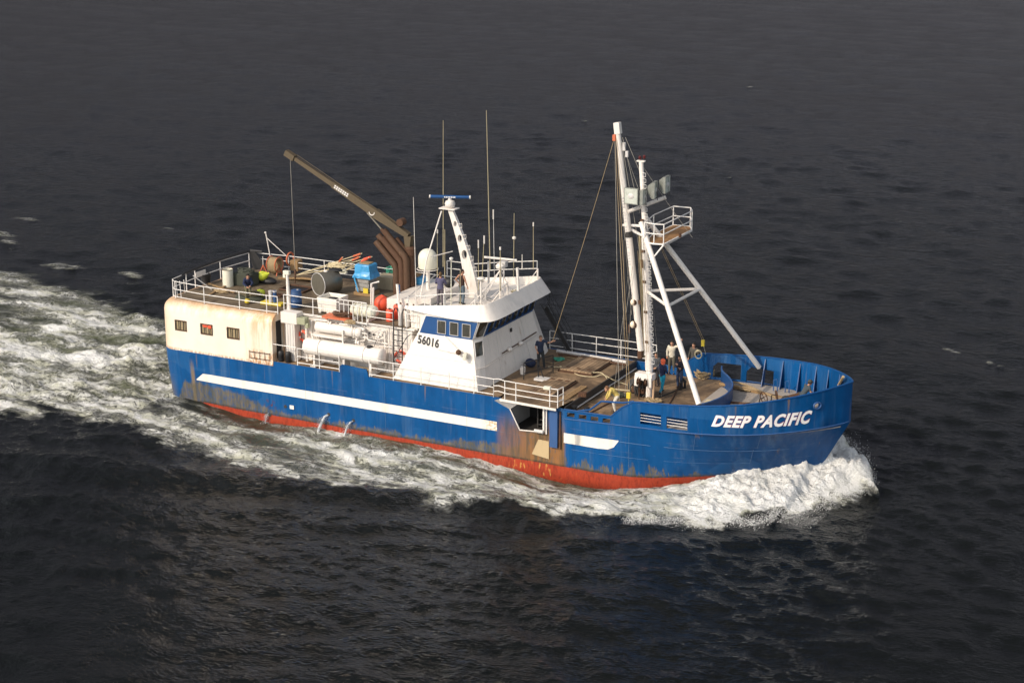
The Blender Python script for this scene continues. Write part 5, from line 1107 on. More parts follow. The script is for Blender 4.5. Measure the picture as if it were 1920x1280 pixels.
one(MB().tube([(19.9, 3.75, 3.1), (24.0, 3.5, 3.1)], .09, 10), 'white_pipe', M['grey_white'], 'long pale pipe lying along the port side of the working deck', 'pipe', smooth=True)
one(MB().tube([(20.2, 3.3, 3.08), (24.1, 3.15, 3.08)], .06, 8), 'steel_pipe', M['rust'], 'thin rusty pipe lying beside the long pale pipe', 'pipe', smooth=True)
# black trestle frame
b = at(1015, 712, 'z', 2.97); t = thing('work_frame', b, 'black tube frame standing in front of the wheelhouse by the man with the rope', 'frame')
q = [at(982, 711, 'z', 2.97), at(1037, 699, 'z', 2.97), at(1010, 716, 'z', 2.97), at(1008, 700, 'z', 2.97)]
u_ = Vector((0, 0, 1)); m = MB(); m.tube([q[0], q[0]+u_*.85, q[1]+u_*.95, q[1]], .03, 6).tube([q[0]+u_*.3, q[1]+u_*.35], .025, 6).tube([q[2], q[3]+u_*.7], .03, 6).tube([q[2]+Vector((.3, .1, 0)), q[3]+u_*.7], .03, 6).build('frame_tubes', M['black'], t, smooth=True)
MB().box(q[2]+Vector((.1, .2, .12)), (.7, .5, .1)).build('frame_tray', M['grey_white'], t)
b = at(980, 701, 'z', 2.97); t = thing('bucket', b, 'tall white bucket in front of the wheelhouse wall', 'bucket'); MB().lathe([(.13, 0), (.15, .38), (.13, .38), (.11, .04)], b, 'z', 16).build('bucket_body', M['white'], t, smooth=True); MB().tube([b+Vector((.15*math.cos(a), 0, .38+.1*math.sin(a))) for a in [math.pi*i/6 for i in range(7)]], .008, 5).build('handle', M['dark'], t)
one(MB().ball(at(993, 688, 'z', 2.97)+Vector((0, .1, .2)), .3, sc=(1, .7, .8)), 'dark_sack', cloth('navy_sack', (.02, .03, .07)), 'dark navy sack behind the black tube frame', 'sack', smooth=True)
heap_t = thing('net_pile', at(1048, 674, 'z', 2.97), 'small tangle of green netting by the port hatch cover', 'net'); heap(at(1048, 674, 'z', 3.0), .35, .3, .06, 41, M['green'], heap_t, 'net_strands', 10)
def rope(pts, r, lb, mat='rope', name='rope', g=None):
    return one(MB().tube(spl(pts, 5), r, 6), name, M[mat], lb, 'rope', g, smooth=True)
Z = 3.0
rope([at(1028, 687, 'z', Z), at(1060, 690, 'z', Z), at(1085, 703, 'z', Z), at(1115, 706, 'z', Z), at(1130, 702, 'z', Z+.1), at(1150, 712, 'z', Z-.1), at(1165, 716, 'z', 2.6)], .022, 'pale rope looping from the port hatch cover over the deck break', 'tan')
rope([at(1050, 686, 'z', Z), at(1075, 695, 'z', Z), at(1110, 698, 'z', Z+.1), at(1128, 699, 'z', Z+.2), at(1140, 712, 'z', Z-.1), at(1141, 720, 'z', 2.6)], .022, 'second pale rope beside the first, ending at the foot of the break', 'tan')
rope([at(1018, 676, 'z', Z), at(1040, 681, 'z', Z), at(1060, 672, 'z', Z), at(1080, 664, 'z', Z), at(1072, 676, 'z', Z), at(1055, 668, 'z', Z), at(1083, 672, 'z', Z+.18)], .018, 'thin tan line tangled around the port hatch cover')
Z = 2.58
rope([at(1130, 716, 'z', Z), at(1150, 716, 'z', Z), at(1170, 719, 'z', Z), at(1185, 727, 'z', Z), at(1178, 731, 'z', Z)], .022, 'pale rope on the well deck beside the stooping man', 'tan')
one(MB().tube([at(1132, 727, 'z', Z+.1), at(1188, 733, 'z', Z+.1)], .03, 8), 'boat_hook', M['tan'], 'pale boat hook lying on the well deck aft of the mast', 'pole')
# loop piles
def coil(c, R0, n, r, mat, lb, h=.25, name='rope_coil', seed=1, vert=None, cat='rope'):
    random.seed(seed); m = MB(); c = Vector(c)
    for k in range(n):
        rr_ = R0*random.uniform(.55, 1); ph = random.uniform(-.25, .25); off = Vector((random.uniform(-.12, .12)*R0, random.uniform(-.12, .12)*R0, h*k/n)); pts = []
        for i in range(18):
            a = 2*math.pi*i/18
            if vert: v = Vector((rr_*math.cos(a), ph*rr_*math.cos(a)+vert*.3*math.sin(a)*0+off.y, rr_*1.25*math.sin(a)+rr_*1.25)); p = c+Matrix.Rotation(random.uniform(-.02, .02)+k*.12, 3, 'Z') @ v
            else: p = c+off+Vector((rr_*math.cos(a), rr_*.85*math.sin(a), .06*math.sin(3*a+k)+ph*rr_*.4*math.cos(a)))
            pts.append(p)
        m.tube(pts, r, 6, closed=True)
    return one(m, name, M[mat] if isinstance(mat, str) else mat, lb, cat, smooth=True)
coil(at(1320, 706, 'z', 2.56), .52, 16, .035, 'rope', 'big tan rope coil on the well deck inside the breakwater', .35, seed=3)
coil(at(1202, 742, 'z', 2.56), .42, 12, .032, 'hose', 'grey hydraulic hoses looped upright beside the foot of the mast', seed=5, vert=1, name='hose_coil', cat='hose')
coil(at(1188, 736, 'z', 2.56), .30, 7, .032, 'hose', 'smaller loop of dark hoses aft of the mast foot', seed=6, vert=1, name='hose_coil', cat='hose')
coil(at(1309, 672, 'y', 3.9), .22, 5, .02, 'tan', 'pale rope hank hanging beside the man at the port bulwark', seed=9, vert=1)
b = at(1190, 745, 'z', 2.53); t = thing('hydraulic_manifold', b, 'low dark hydraulic manifold with elbow pipes aft of the mast', 'machinery')
m = MB()
for k in range(5): m.tube([b+Vector((.1*k-.1, .3, 0)), b+Vector((.1*k-.1, .3, .9-.05*k)), b+Vector((.1*k+.0, .0, .95-.05*k)), b+Vector((.1*k+.05, -.05, .5))], .035, 6)
m.build('manifold_pipes', M['dark'], t, smooth=True); MB().box(b+Vector((.1, .3, .35)), (.7, .3, .3)).build('manifold_block', M['rust'], t, bevel=.02)
# mooring bitts (cast into the deck, part of the ship)
for px, py, h, r in ((1077, 775, .42, .11), (1100, 778, .42, .11), (1276, 731, .42, .06), (1284, 728, .42, .06)):
    b = at(px, py, 'z', 2.53); b.z = 2.52; MB().lathe([(r, 0), (r, h*.75), (r*1.35, h*.78), (r*1.35, h*.95), (r, h)], b, 'z', 12).build('mooring_bitt', M['black'], S, smooth=True)
line([at(1276, 731, 'z', 2.53)+Vector((0, 0, .38)), at(1280, 728, 'z', 2.53)+Vector((0, 0, .5)), at(1284, 728, 'z', 2.53)+Vector((0, 0, .38))], .05, 'mooring_bitt', M['black'], S)
line([(25.0, -4.0, 2.55), (25.8, 3.6, 2.56)], .04, 'deck_rail', M['rust'], S); line([(28.6, -3.2, 2.6), (27.0, 3.9, 2.56)], .035, 'deck_rail', M['rust'], S); line([(26.0, -4.0, 2.56), (27.6, 2.5, 2.56)], .03, 'deck_rail', M['dark'], S)
# bow: beams, hatch, rope, windlass, wheels
def fz(x): return wz(x)+.02
a_, b_ = at(1340, 752, 'z', 2.72), at(1440, 760, 'z', 2.8); line([a_, b_], .07, 'deck_beam', M['rust'], S)
a_, b_ = at(1350, 722, 'z', 2.72), at(1475, 744, 'z', 2.9); one(MB().box((a_+b_)/2, ((b_-a_).length, .16, .12), rz=math.atan2((b_-a_).y, (b_-a_).x)), 'timber_baulk', M['timber'], 'long brown timber baulk lying across the foredeck', 'timber')
rope([at(1358, 717, 'z', 2.76), at(1375, 716, 'z', 2.78), at(1400, 722, 'z', 2.8), at(1430, 735, 'z', 2.85), at(1455, 745, 'z', 2.88), at(1470, 752, 'z', 2.9)], .05, 'thick brown doubled rope along the foredeck timber')
rope([at(1357, 722, 'z', 2.76), at(1380, 723, 'z', 2.78), at(1402, 729, 'z', 2.8), at(1420, 733, 'z', 2.84)], .05, 'short thick brown rope end beside the doubled rope')
c = at(1402, 731, 'z', 2.78); heap_t = thing('rope_pile', c, 'loose tan rope pile on the foredeck timber', 'rope'); heap(c, .6, .3, .08, 55, M['rope'], heap_t, 'rope_strands', 18)
one(MB().box(at(1340, 756, 'z', 2.72), (1.0, .8, .08), rz=.1), 'deck_board', M['tan'], 'square pale board lying inside the starboard bow bulwark', 'board', bevel=.01)
def wheel(c, R0, nrm, lb):
    c = Vector(c); d = Vector(nrm).normalized(); a = d.orthogonal().normalized(); bq = d.cross(a); t = thing('hand_wheel', c-Vector((0, 0, R0)), lb, 'hand wheel', 'hand wheels on the foredeck')
    MB().tube([c+(a*math.cos(q)+bq*math.sin(q))*R0 for q in [2*math.pi*i/22 for i in range(22)]], .028, 6, closed=True).build('wheel_rim', M['rust'], t, smooth=True)
    m = MB()
    for q in (0, 1.57, 3.14, 4.71): m.tube([c, c+(a*math.cos(q)+bq*math.sin(q))*R0], .018, 5)
    m.build('wheel_spokes', M['rust'], t); MB().tube([c, c-d*.25-Vector((0, 0, .0)), c-d*.25-Vector((0, 0, R0+.1))], .03, 6).build('wheel_stand', M['dark'], t); return t
wheel(at(1432, 745, 'z', 3.1), .27, (.5, .8, .1), 'rusty hand wheel standing nearest the starboard bulwark'); wheel(at(1456, 740, 'z', 3.15), .2, (.8, .5, .1), 'small hand wheel next to the windlass')
c = at(1487, 750, 'z', 3.05); wl = MB().lathe([(.32, -.5), (.32, -.45), (.2, -.42), (.22, -.2), (.2, 0), (.22, .2), (.2, .42), (.32, .45), (.32, .5)], c, d=(.45, .9, 0), n=20).build('windlass_drum', M['dark'], S, smooth=True)
m = MB()
for k in range(8): m.tube([c+Vector((.45, .9, 0))*(.1*k-.36)+(Vector((.9, -.45, 0))*math.cos(q)+Vector((0, 0, 1))*math.sin(q))*.26 for q in [2*math.pi*i/16 for i in range(16)]], .035, 5, closed=True)
m.build('windlass_chain', M['rust'], wl); MB().box(c+Vector((0, 0, -.25)), (.5, 1.1, .2), rz=-.46).build('windlass_bed', M['dark'], wl)
c = at(1580, 720, 'z', 4.4); rope([at(1581, 706, 'z', 4.86), at(1576, 716, 'z', 4.4), at(1570, 724, 'z', 3.9), at(1560, 729, 'z', 3.5)], .07, 'frayed tan rope hung over the port bulwark at the bow')
for px in (1450, 1472): 
    p = at(px, 735-(1472-px)*.12, 'z', 2.85); p.y = min(p.y, hb(p.x, 2.9)-.2)
    line([p, p+Vector((0, 0, .55)), p+Vector((.14, 0, .62)), p+Vector((.2, 0, .5)), p+Vector((.2, 0, 0))], .03, 'bow_cleat', M['blue_worn'], S)

random.seed(77)
for (px, py, z, rx, ry, lb, mt) in ((1160, 742, 2.56, .5, .4, 'dark scatter of small line aft of the mast on the well deck', 'net'), (1225, 752, 2.56, .45, .3, 'brown chafed lines at the foot of the mast by the bulwark', 'rope'), (520, 556, D5, .5, .3, 'rust-brown lines tangled beside the upright pipes', 'rust'), (1480, 752, 2.88, .4, .3, 'dark lines fouled round the windlass', 'net'), (415, 548, D5, .5, .3, 'brown rope strands under the crossed planks', 'rope'), (657, 606, D5, .35, .2, 'rope strands between the orange pallet and the life raft', 'rope')):
    c = at(px, py, 'z', z); heap_t = thing('rope_tangle', c, lb, 'rope'); heap(c, rx, ry, .12, random.randrange(999), M[mt], heap_t, 'rope_strands', 22)
for (px, py, lb) in ((1092, 742, 'low rusty box on deck beside the starboard hatch cover'),):
    one(MB().box(at(px, py, 'z', 3.0)+Vector((0, 0, .08)), (.4, .3, .2), rz=.3), 'tool_box', M['rust'], lb, 'box', bevel=.01)
# ================================================================ the crew
def remesh(mb, name, mat, parent, vox=0.014, sm=4):
    o = mb.build(name, mat, None); md = o.modifiers.new('r', 'REMESH'); md.mode = 'VOXEL'; md.voxel_size = vox; md.use_smooth_shade = True
    s_ = o.modifiers.new('s', 'SMOOTH'); s_.factor = .5; s_.iterations = sm
    dg = bpy.context.evaluated_depsgraph_get(); me = bpy.data.meshes.new_from_object(o.evaluated_get(dg)); o.modifiers.clear(); o.data = me
    if mat: me.materials.clear(); me.materials.append(mat)
    me.polygons.foreach_set('use_smooth', [True]*len(me.polygons)); o.parent = parent; o.matrix_parent_inverse = Matrix.Translation(-parent.location); return o
def seg(m, a, b, ra, rb, n=10, mid=None):
    a, b = Vector(a), Vector(b); pts = [a, a.lerp(b, .33), a.lerp(b, .66), b]; rr = [ra, ra+(rb-ra)*.25 if mid is None else mid, ra+(rb-ra)*.6, rb]
    m.tube(pts, rr, n); m.ball(a, ra*.98, 10, 6); m.ball(b, rb*.98, 10, 6)
def torso(m, lv, F, L):
    """lv: centre, half depth, half width"""
    l = []
    for c, d, w_ in lv: l.append([Vector(c)+F*(d*math.cos(q))+L*(w_*math.sin(q)) for q in [2*math.pi*i/16 for i in range(16)]])
    m.rings(l)
def person(base, heading, label, shirt, pants, pose=None, hat=None, sleeves='long', hairc=None, boots=(.03, .03, .03), H=1.75, group='crew members on deck', glove=None):
    base = Vector(base); F = Vector((heading[0], heading[1], 0)).normalized(); L = Vector((-F.y, F.x, 0)); U = Vector((0, 0, 1)); k = H/1.75
    p = dict(pel=(0, 0, .95), chest=(0.02, 0, 1.28), neck=(0.02, 0, 1.48), head=(.05, 0, 1.62), shl=(0, .185, 1.42), shr=(0, -.185, 1.42), ell=(-.02, .27, 1.15), elr=(-.02, -.27, 1.15), wrl=(.10, .26, .92), wrr=(.10, -.26, .92),
             knl=(.03, .11, .50), knr=(.03, -.11, .50), anl=(-.03, .12, .08), anr=(-.03, -.12, .08), look=(1, 0, 0))
    p.update(pose or {}); lk = p.pop('look')
    q = {n: base+F*(v[0]*k)+L*(v[1]*k)+U*(v[2]*k) for n, v in p.items()}
    LK = (F*lk[0]+L*lk[1]+U*lk[2]).normalized()
    t = thing('person', base, label, 'person', group)
    sp_ = (q['neck']-q['pel']).normalized(); Fs = (F-sp_*F.dot(sp_)); Fs = Fs.normalized() if Fs.length > .1 else F
    Ls = sp_.cross(Fs)*1.0
    Ls = (q['shl']-q['shr']).normalized()
    hipl = q['pel']+L*.095*k-U*.04*k; hipr = q['pel']-L*.095*k-U*.04*k
    def tl(g): return [(q['pel']-sp_*.08*k, .10+g, .155+g), (q['pel']+sp_*.03*k, .105+g, .15+g), (q['pel'].lerp(q['chest'], .5), .10+g, .135+g), (q['chest'], .115+g, .165+g), (q['chest'].lerp(q['neck'], .55), .10+g, .17+g), (q['neck']-sp_*.03, .06+g, .085+g)]
    b = MB(); torso(b, tl(0), Fs, Ls)
    seg(b, q['neck']-sp_*.05, q['head']-U*.03, .06, .055)
    hd = q['head']; b.ball(hd+LK*.0, .098, 14, 10, sc=(1.0, .80, 1.22), rz=math.atan2(LK.y, LK.x)); b.ball(hd+LK*.035-U*.06, .062, 10, 8, sc=(1, .9, 1)); b.ball(hd+LK*.105-U*.012, .018, 8, 6, sc=(1, .8, 1.5))
    SL = Vector((-LK.y, LK.x, 0)).normalized()
    for s_ in (-1, 1): b.ball(hd+SL*s_*.08-U*.01, .022, 8, 6, sc=(.9, .5, 1.4)) ; b.ball(hd+LK*.085+SL*s_*.032+U*.012, .013, 6, 5)
    for s_ in 'lr':
        seg(b, q['sh'+s_], q['el'+s_], .052, .040); seg(b, q['el'+s_], q['wr'+s_], .040, .027)
        d = (q['wr'+s_]-q['el'+s_]).normalized(); sd = d.cross(F); sd = sd.normalized() if sd.length > .2 else L.copy(); nn = d.cross(sd)
        w0 = q['wr'+s_]; b.ball(w0+d*.05, .042, 10, 7, sc=(1, .9, 1.1))
        for i in range(4):
            o_ = sd*(.030-.02*i); f0 = w0+d*.07+o_; ln = (.030, .036, .034, .026)[i]
            b.tube([f0, f0+d*ln, f0+d*(ln*1.8)+nn*.012, f0+d*(ln*2.1)+nn*.034], [.0105, .010, .009, .008], 6)
        b.tube([w0+d*.03+sd*.03, w0+d*.06+sd*.055+nn*.01, w0+d*.09+sd*.058+nn*.02], [.013, .011, .009], 6)
        hp = hipl if s_ == 'l' else hipr
        seg(b, hp, q['kn'+s_], .085, .056); seg(b, q['kn'+s_], q['an'+s_], .056, .038, mid=.06)
        b.tube([q['an'+s_]-U*.04-F*.04, q['an'+s_]-U*.045+F*.15], [.04, .035], 8)
    body = remesh(b, 'body', M['skin'], t, .0125, 3)
    s = MB(); torso(s, tl(.022), Fs, Ls); 
    for s_ in 'lr':
        if sleeves == 'none': continue
        seg(s, q['sh'+s_]-Ls*(.02 if s_ == 'l' else -.02), q['el'+s_] if sleeves == 'long' else q['sh'+s_].lerp(q['el'+s_], .62), .074, .058 if sleeves == 'long' else .062)
        if sleeves == 'long': seg(s, q['el'+s_], q['el'+s_].lerp(q['wr'+s_], .93), .057, .042)
    so_ = remesh(s, 'shirt', cloth('s%d' % len(bpy.data.materials), shirt), t, .018, 3)
    pm = MB(); torso(pm, [(q['pel']-sp_*.10*k, .10, .15), (q['pel']-sp_*.02, .125, .172), (q['pel']+sp_*.07, .115, .155)], Fs, Ls)
    for s_, hp in (('l', hipl), ('r', hipr)):
        seg(pm, hp, q['kn'+s_], .105, .075); seg(pm, q['kn'+s_], q['an'+s_].lerp(q['kn'+s_], .05), .074, .062)
    remesh(pm, 'trousers', cloth('p%d' % len(bpy.data.materials), pants), t, .018, 3)
    for s_ in 'lr':
        bo = MB(); a = q['an'+s_]; bo.tube([a+U*.06, a-U*.02], [.058, .055], 10).ball(a-U*.045+F*.07, .06, 10, 7, sc=(2.0, .85, .62), rz=math.atan2(F.y, F.x)).ball(a-U*.04-F*.02, .052, 8, 6)
        remesh(bo, 'boot', cloth('boot%d' % len(bpy.data.materials), boots), t, .016, 2)
    hm = MB()
    if hat is None:
        hm.ball(hd+U*.025-LK*.018, .106, 14, 9, sc=(1, .86, 1.12), rz=math.atan2(LK.y, LK.x)); M_ = cloth('hair%d' % len(bpy.data.materials), hairc or (.02, .014, .01))
        # keep the face clear: drop the front lower part
        hv = MB(); keep = {}
        fs = []
        for f in hm.f:
            c = sum((Vector(hm.v[i]) for i in f), Vector())/len(f)-hd
            if c.dot(LK) > .02 and c.z < .055: continue
            if c.z < -.06: continue
            fs.append(f)
        hm.f = fs; hm.build('hair', M_, t, smooth=True)
    elif hat[0] == 'hood':
        hm.ball(hd+U*.02-LK*.02, .125, 14, 9, sc=(1, .9, 1.1)); hm.ball(hd-U*.10-LK*.02, .11, 12, 7, sc=(1, 1.1, .6)); hm.build('hood', cloth('hood%d' % len(bpy.data.materials), hat[1]), t, smooth=True)
    else:
        hm.lathe([(.112, 0), (.115, .03), (.10, .075), (.05, .11), (.01, .12)], hd+U*.03, 'z', 16); hm.box(hd+LK*.13+U*.04, (.13, .16, .015), rz=math.atan2(LK.y, LK.x)); hm.build('cap', cloth('cap%d' % len(bpy.data.materials), hat[1]), t, smooth=True)
        MB().ball(hd-U*.01-LK*.03, .102, 12, 7, sc=(1, .86, .8)).build('hair', cloth('hair%d' % len(bpy.data.materials), hairc or (.03, .02, .015)), t, smooth=True)
    return t
def nrm(x, y): return Vector((x, y, 0)).normalized()
Z5 = 5.49; ZR = 6.585
person(at(466, 563, 'z', Z5), (.5, -.6), 'person in navy top and olive trousers bending over nets near the cream drum', (.012, .02, .06), (.13, .12, .07),
       dict(pel=(-.1, 0, .90), chest=(.06, 0, 1.18), neck=(.16, 0, 1.36), head=(.24, 0, 1.47), shl=(.12, .18, 1.3), shr=(.12, -.18, 1.3), ell=(.2, .26, 1.05), elr=(.2, -.26, 1.05), wrl=(.42, .12, .95), wrr=(.42, -.1, .92), look=(.9, 0, -.4)), H=1.62)
person(at(826, 573, 'z', ZR), (-.25, 1), 'person in slate-purple coveralls seen from behind on the wheelhouse roof', (.09, .085, .15), (.10, .085, .10),
       dict(ell=(.1, .26, 1.16), elr=(.1, -.27, 1.16), wrl=(.32, .15, 1.1), wrr=(.34, -.15, 1.1)), hairc=(.12, .07, .03), H=1.72)
one(MB().ball(at(842, 530, 'y', -1.2), .3, sc=(1, .8, .9)), 'black_bag', M['black'], 'black bag held between the two people on the roof', 'bag', smooth=True)
person(at(866, 570, 'z', ZR), (.35, .8), 'person in a dark sleeveless vest and blue jeans on the wheelhouse roof', (.035, .018, .012), (.085, .12, .15),
       dict(ell=(-.12, .34, 1.2), wrl=(.02, .22, 1.0), elr=(.05, -.26, 1.15), wrr=(.14, -.27, .90), look=(.6, -.7, -.1)), sleeves='none', H=1.8)
pr_ = at(1013, 690, 'z', 2.99)
person(pr_, (.75, -.65), 'person in a navy tee-shirt holding up a line in front of the wheelhouse', (.018, .028, .06), (.022, .026, .03),
       dict(shl=(0, .19, 1.44), ell=(.12, .42, 1.34), wrl=(.2, .62, 1.42), elr=(.0, -.27, 1.16), wrr=(.12, -.22, .95), knl=(.06, .15, .5), anl=(-.0, .22, .08)), sleeves='short', hairc=(.16, .11, .08))
MB_t = MB().ball(pr_+Vector((.10, -.13, 1.2)), .06, sc=(1.2, .4, 1)); 
person(at(1152, 772, 'z', 2.55), (-.8, -.45), 'person in yellow and white oilskins stooping behind the low bulwark', (.55, .42, .12), (.62, .58, .50),
       dict(pel=(-.12, 0, .86), chest=(.08, 0, 1.10), neck=(.28, 0, 1.2), head=(.40, 0, 1.2), shl=(.2, .18, 1.16), shr=(.2, -.18, 1.16), ell=(.3, .24, .9), elr=(.3, -.24, .9), wrl=(.42, .14, .7), wrr=(.42, -.14, .7), knl=(.06, .12, .48), knr=(.0, -.12, .48), look=(.7, 0, -.7)), hairc=(.16, .08, .04), H=1.72)
person(at(1259, 700, 'z', 2.56), (.15, -1), 'person in a cream jumper with one arm raised to the tripod leg', (.62, .57, .46), (.11, .10, .075),
       dict(ell=(.0, .42, 1.48), wrl=(.0, .46, 1.74), elr=(-.03, -.26, 1.16), wrr=(.02, -.24, .9), shl=(0, .2, 1.44)), H=1.78)
person(at(1241, 737, 'z', 2.55), (.35, .9), 'person with an orange hat, navy jacket and turquoise trousers walking away', (.012, .018, .055), (.01, .30, .46),
       dict(knl=(.12, .1, .52), anl=(.14, .12, .12), knr=(-.06, -.1, .5), anr=(-.26, -.12, .1), ell=(.0, .27, 1.14), elr=(.02, -.27, 1.14), wrl=(.2, .2, 1.05), wrr=(.2, -.18, 1.0)), hat=('hood', (.85, .16, .07)), boots=(.06, .04, .03), H=1.78)
person(at(1274, 727, 'z', 2.55), (-.25, -1), 'person in a black jacket and blue jeans with a hand at the chin', (.012, .013, .022), (.035, .055, .11),
       dict(ell=(.06, .24, 1.14), elr=(.08, -.24, 1.14), wrl=(.22, .02, 1.28), wrr=(.20, .08, 1.12)), H=1.72)
person(at(1300, 703, 'z', 2.56), (-.2, -1), 'person in a grey jumper and dark trousers at the port bulwark', (.075, .07, .06), (.02, .022, .035), H=1.75)
person(at(1230, 722, 'z', 2.56), (-.1, -1), 'person in a grey checked shirt half hidden by the mast', (.06, .065, .075), (.02, .02, .026), dict(wrl=(.2, .1, 1.0), wrr=(.2, -.1, 1.0)), H=1.75)
person(at(1508, 772, 'z', 2.84)+Vector((0, .0, 0)), (.65, .75), 'person in a grey tee-shirt and cap leaning over the windlass in the bow', (.05, .065, .075), (.03, .04, .06),
       dict(pel=(-.15, 0, .88), chest=(.05, 0, 1.14), neck=(.16, 0, 1.32), head=(.24, 0, 1.44), shl=(.1, .19, 1.28), shr=(.1, -.19, 1.28), ell=(.2, .27, 1.03), elr=(.12, -.3, 1.05), wrl=(.4, .15, .92), wrr=(.36, -.26, .95), look=(.9, 0, -.35)), hat=('cap', (.05, .05, .04)), sleeves='short')
# ================================================================ the sea
SEA = -0.42
rng = np.random.default_rng(5)
def axis_(lo, hi, a, b, st, g, smax, kk=.012):
    xs = [a]
    while xs[-1] < b: xs.append(xs[-1]+st)
    s = st
    cap = lambda d: max(smax, d*(kk if d < 330 else .05))
    while xs[-1] < hi: s = min(s*g, cap(xs[-1])); xs.append(xs[-1]+s)
    s = st; left = [a]
    while left[-1] > lo: s = min(s*g, cap(-left[-1])); left.append(left[-1]-s)
    return np.array(left[::-1][:-1]+xs)
gx = axis_(-2600, 2600, -12, 39.5, .083, 1.025, .7); gy = axis_(-1200, 4200, -20, 4.5, .09, 1.022, .55, .007)
X, Y = np.meshgrid(gx, gy, indexing='ij'); DX = np.maximum(np.gradient(gx)[:, None], np.gradient(gy)[None, :])+0*X
def ss(a, b, x): t = np.clip((x-a)/(b-a), 0, 1); return t*t*(3-2*t)
_perm = rng.permutation(512); _g = rng.normal(size=(512, 2)); _g /= np.linalg.norm(_g, axis=1)[:, None]
def pn(x, y):
    xi = np.floor(x).astype(int); yi = np.floor(y).astype(int); xf = x-xi; yf = y-yi; u = xf**3*(xf*(6*xf-15)+10); v = yf**3*(yf*(6*yf-15)+10)
    def gr(i, j, a, b): h = _perm[(_perm[i & 511]+j) & 511]; return _g[h, 0]*a+_g[h, 1]*b
    n = (1-v)*((1-u)*gr(xi, yi, xf, yf)+u*gr(xi+1, yi, xf-1, yf))+v*((1-u)*gr(xi, yi+1, xf, yf-1)+u*gr(xi+1, yi+1, xf-1, yf-1)); return n*1.5
def fbm(x, y, o=5, r=.5):
    s = 0; a = 1; f = 1
    for _ in range(o): s = s+a*pn(x*f+17.3*_, y*f-9.1*_); a *= r; f *= 2.03
    return s
def ridge(x, y, o=4, r=.55):
    s = 0; a = 1; f = 1; t = 0
    for _ in range(o): s = s+a*(1-np.abs(pn(x*f+31.7*_, y*f+5.3*_))*2); t += a; a *= r; f *= 2.1
    return s/t
# wind waves: sum of trains about the wind direction, short ones only where the mesh can carry them
H = np.zeros_like(X); wd = math.radians(78)
for i in range(90):
    lam = 0.42*(12/0.42)**rng.random(); th = wd+rng.normal()*0.62; kx = 2*math.pi/lam
    amp = 0.0062*lam**0.76*(1.0 if lam < 3.5 else .45); ph = rng.random()*6.28
    w_ = ss(2.4, 5.0, lam/DX)*(1-.35*ss(60, 160, Y)); q = kx*(X*math.cos(th)+Y*math.sin(th))+ph; H += w_*amp*(1-2*np.abs(np.sin(q/2))**1.25*1.0+0.12)
patch = 1+.25*fbm(X/38, Y/55, 3); H *= patch
# hull relation
xs_h = np.linspace(-.1, 37, 200); hbw = np.array([hb(float(np.clip(x, 0, 36.9)), -.4) if x < 35.2 else 0 for x in xs_h]); hbw[xs_h < 0.05] = 3.6
HBX = np.interp(X, xs_h, hbw, left=0, right=0)
dist = np.abs(Y)-HBX   # distance outside of the hull side
# --- starboard hull wave: high at the bow, trough forward of midships, level at the quarter
prof_ = np.interp(X, [-8, -2, 0, 2.6, 3.5, 5.2, 7, 10.2, 13.4, 16.6, 18, 19.6, 22.6, 24, 25.5, 28.2, 30.8, 33, 34.3, 35.2, 36.3, 37.6, 38.5], [0, .25, .45, .42, .30, .09, 0, .17, .25, .22, .12, -.03, -.33, -.53, -.43, -.18, .36, .8, 0.92, 0.98, .8, .38, 0])
near = np.exp(-np.clip(dist, 0, 50)/np.interp(X, [0, 20, 28, 32, 36, 38], [3.0, 3.0, 2.6, 2.9, 1.9, 1.4])); near[(X < -8) | (X > 38.3)] = 0
near *= np.where(X > 35.3, np.exp(-np.clip(np.abs(Y)-1.5, 0, 50)/1.1), 1)
H *= 1-.75*np.exp(-np.clip(dist, 0, 50)/2.0)*(X > -3)*(X < 38)
H += prof_*near
# diverging crests thrown off the bow and running aft (outer edge of the foam)
def dseg(px, py, pts):
    best = np.full(px.shape, 1e9)
    for (ax, ay), (bx, by) in zip(pts[:-1], pts[1:]):
        t = np.clip(((px-ax)*(bx-ax)+(py-ay)*(by-ay))/((bx-ax)**2+(by-ay)**2), 0, 1); best = np.minimum(best, np.hypot(px-ax-t*(bx-ax), py-ay-t*(by-ay)))
    return best
edge_pts = [(37.4, -.6), (35.6, -4.2), (33.3, -7.2), (29.5, -8.4), (25.1, -9.7), (20.4, -11.2), (14.7, -11.8), (9.7, -11.4), (3, -9.7), (-3.4, -9.3), (-12, -12), (-30, -20)]
ex = np.array([p[0] for p in edge_pts])[::-1]; ey = np.array([p[1] for p in edge_pts])[::-1]; outer = np.interp(X, ex, ey)
crest = [(29, -6.6), (24, -8.8), (17, -10.9), (8, -12.6), (-2, -14.5), (-14, -18)]
dc = dseg(X, Y, crest); H += .34*np.exp(-(dc/1.25)**2)*np.interp(X, [-14, 0, 20, 29], [.5, .8, 1, .6])
crest2 = [(22, -12.5), (12, -15.5), (2, -18.5)]; H += .22*np.exp(-(dseg(X, Y, crest2)/1.5)**2)-.12*np.exp(-(dseg(X, Y, [(26, -11), (14, -13.8), (4, -16)])/1.3)**2)
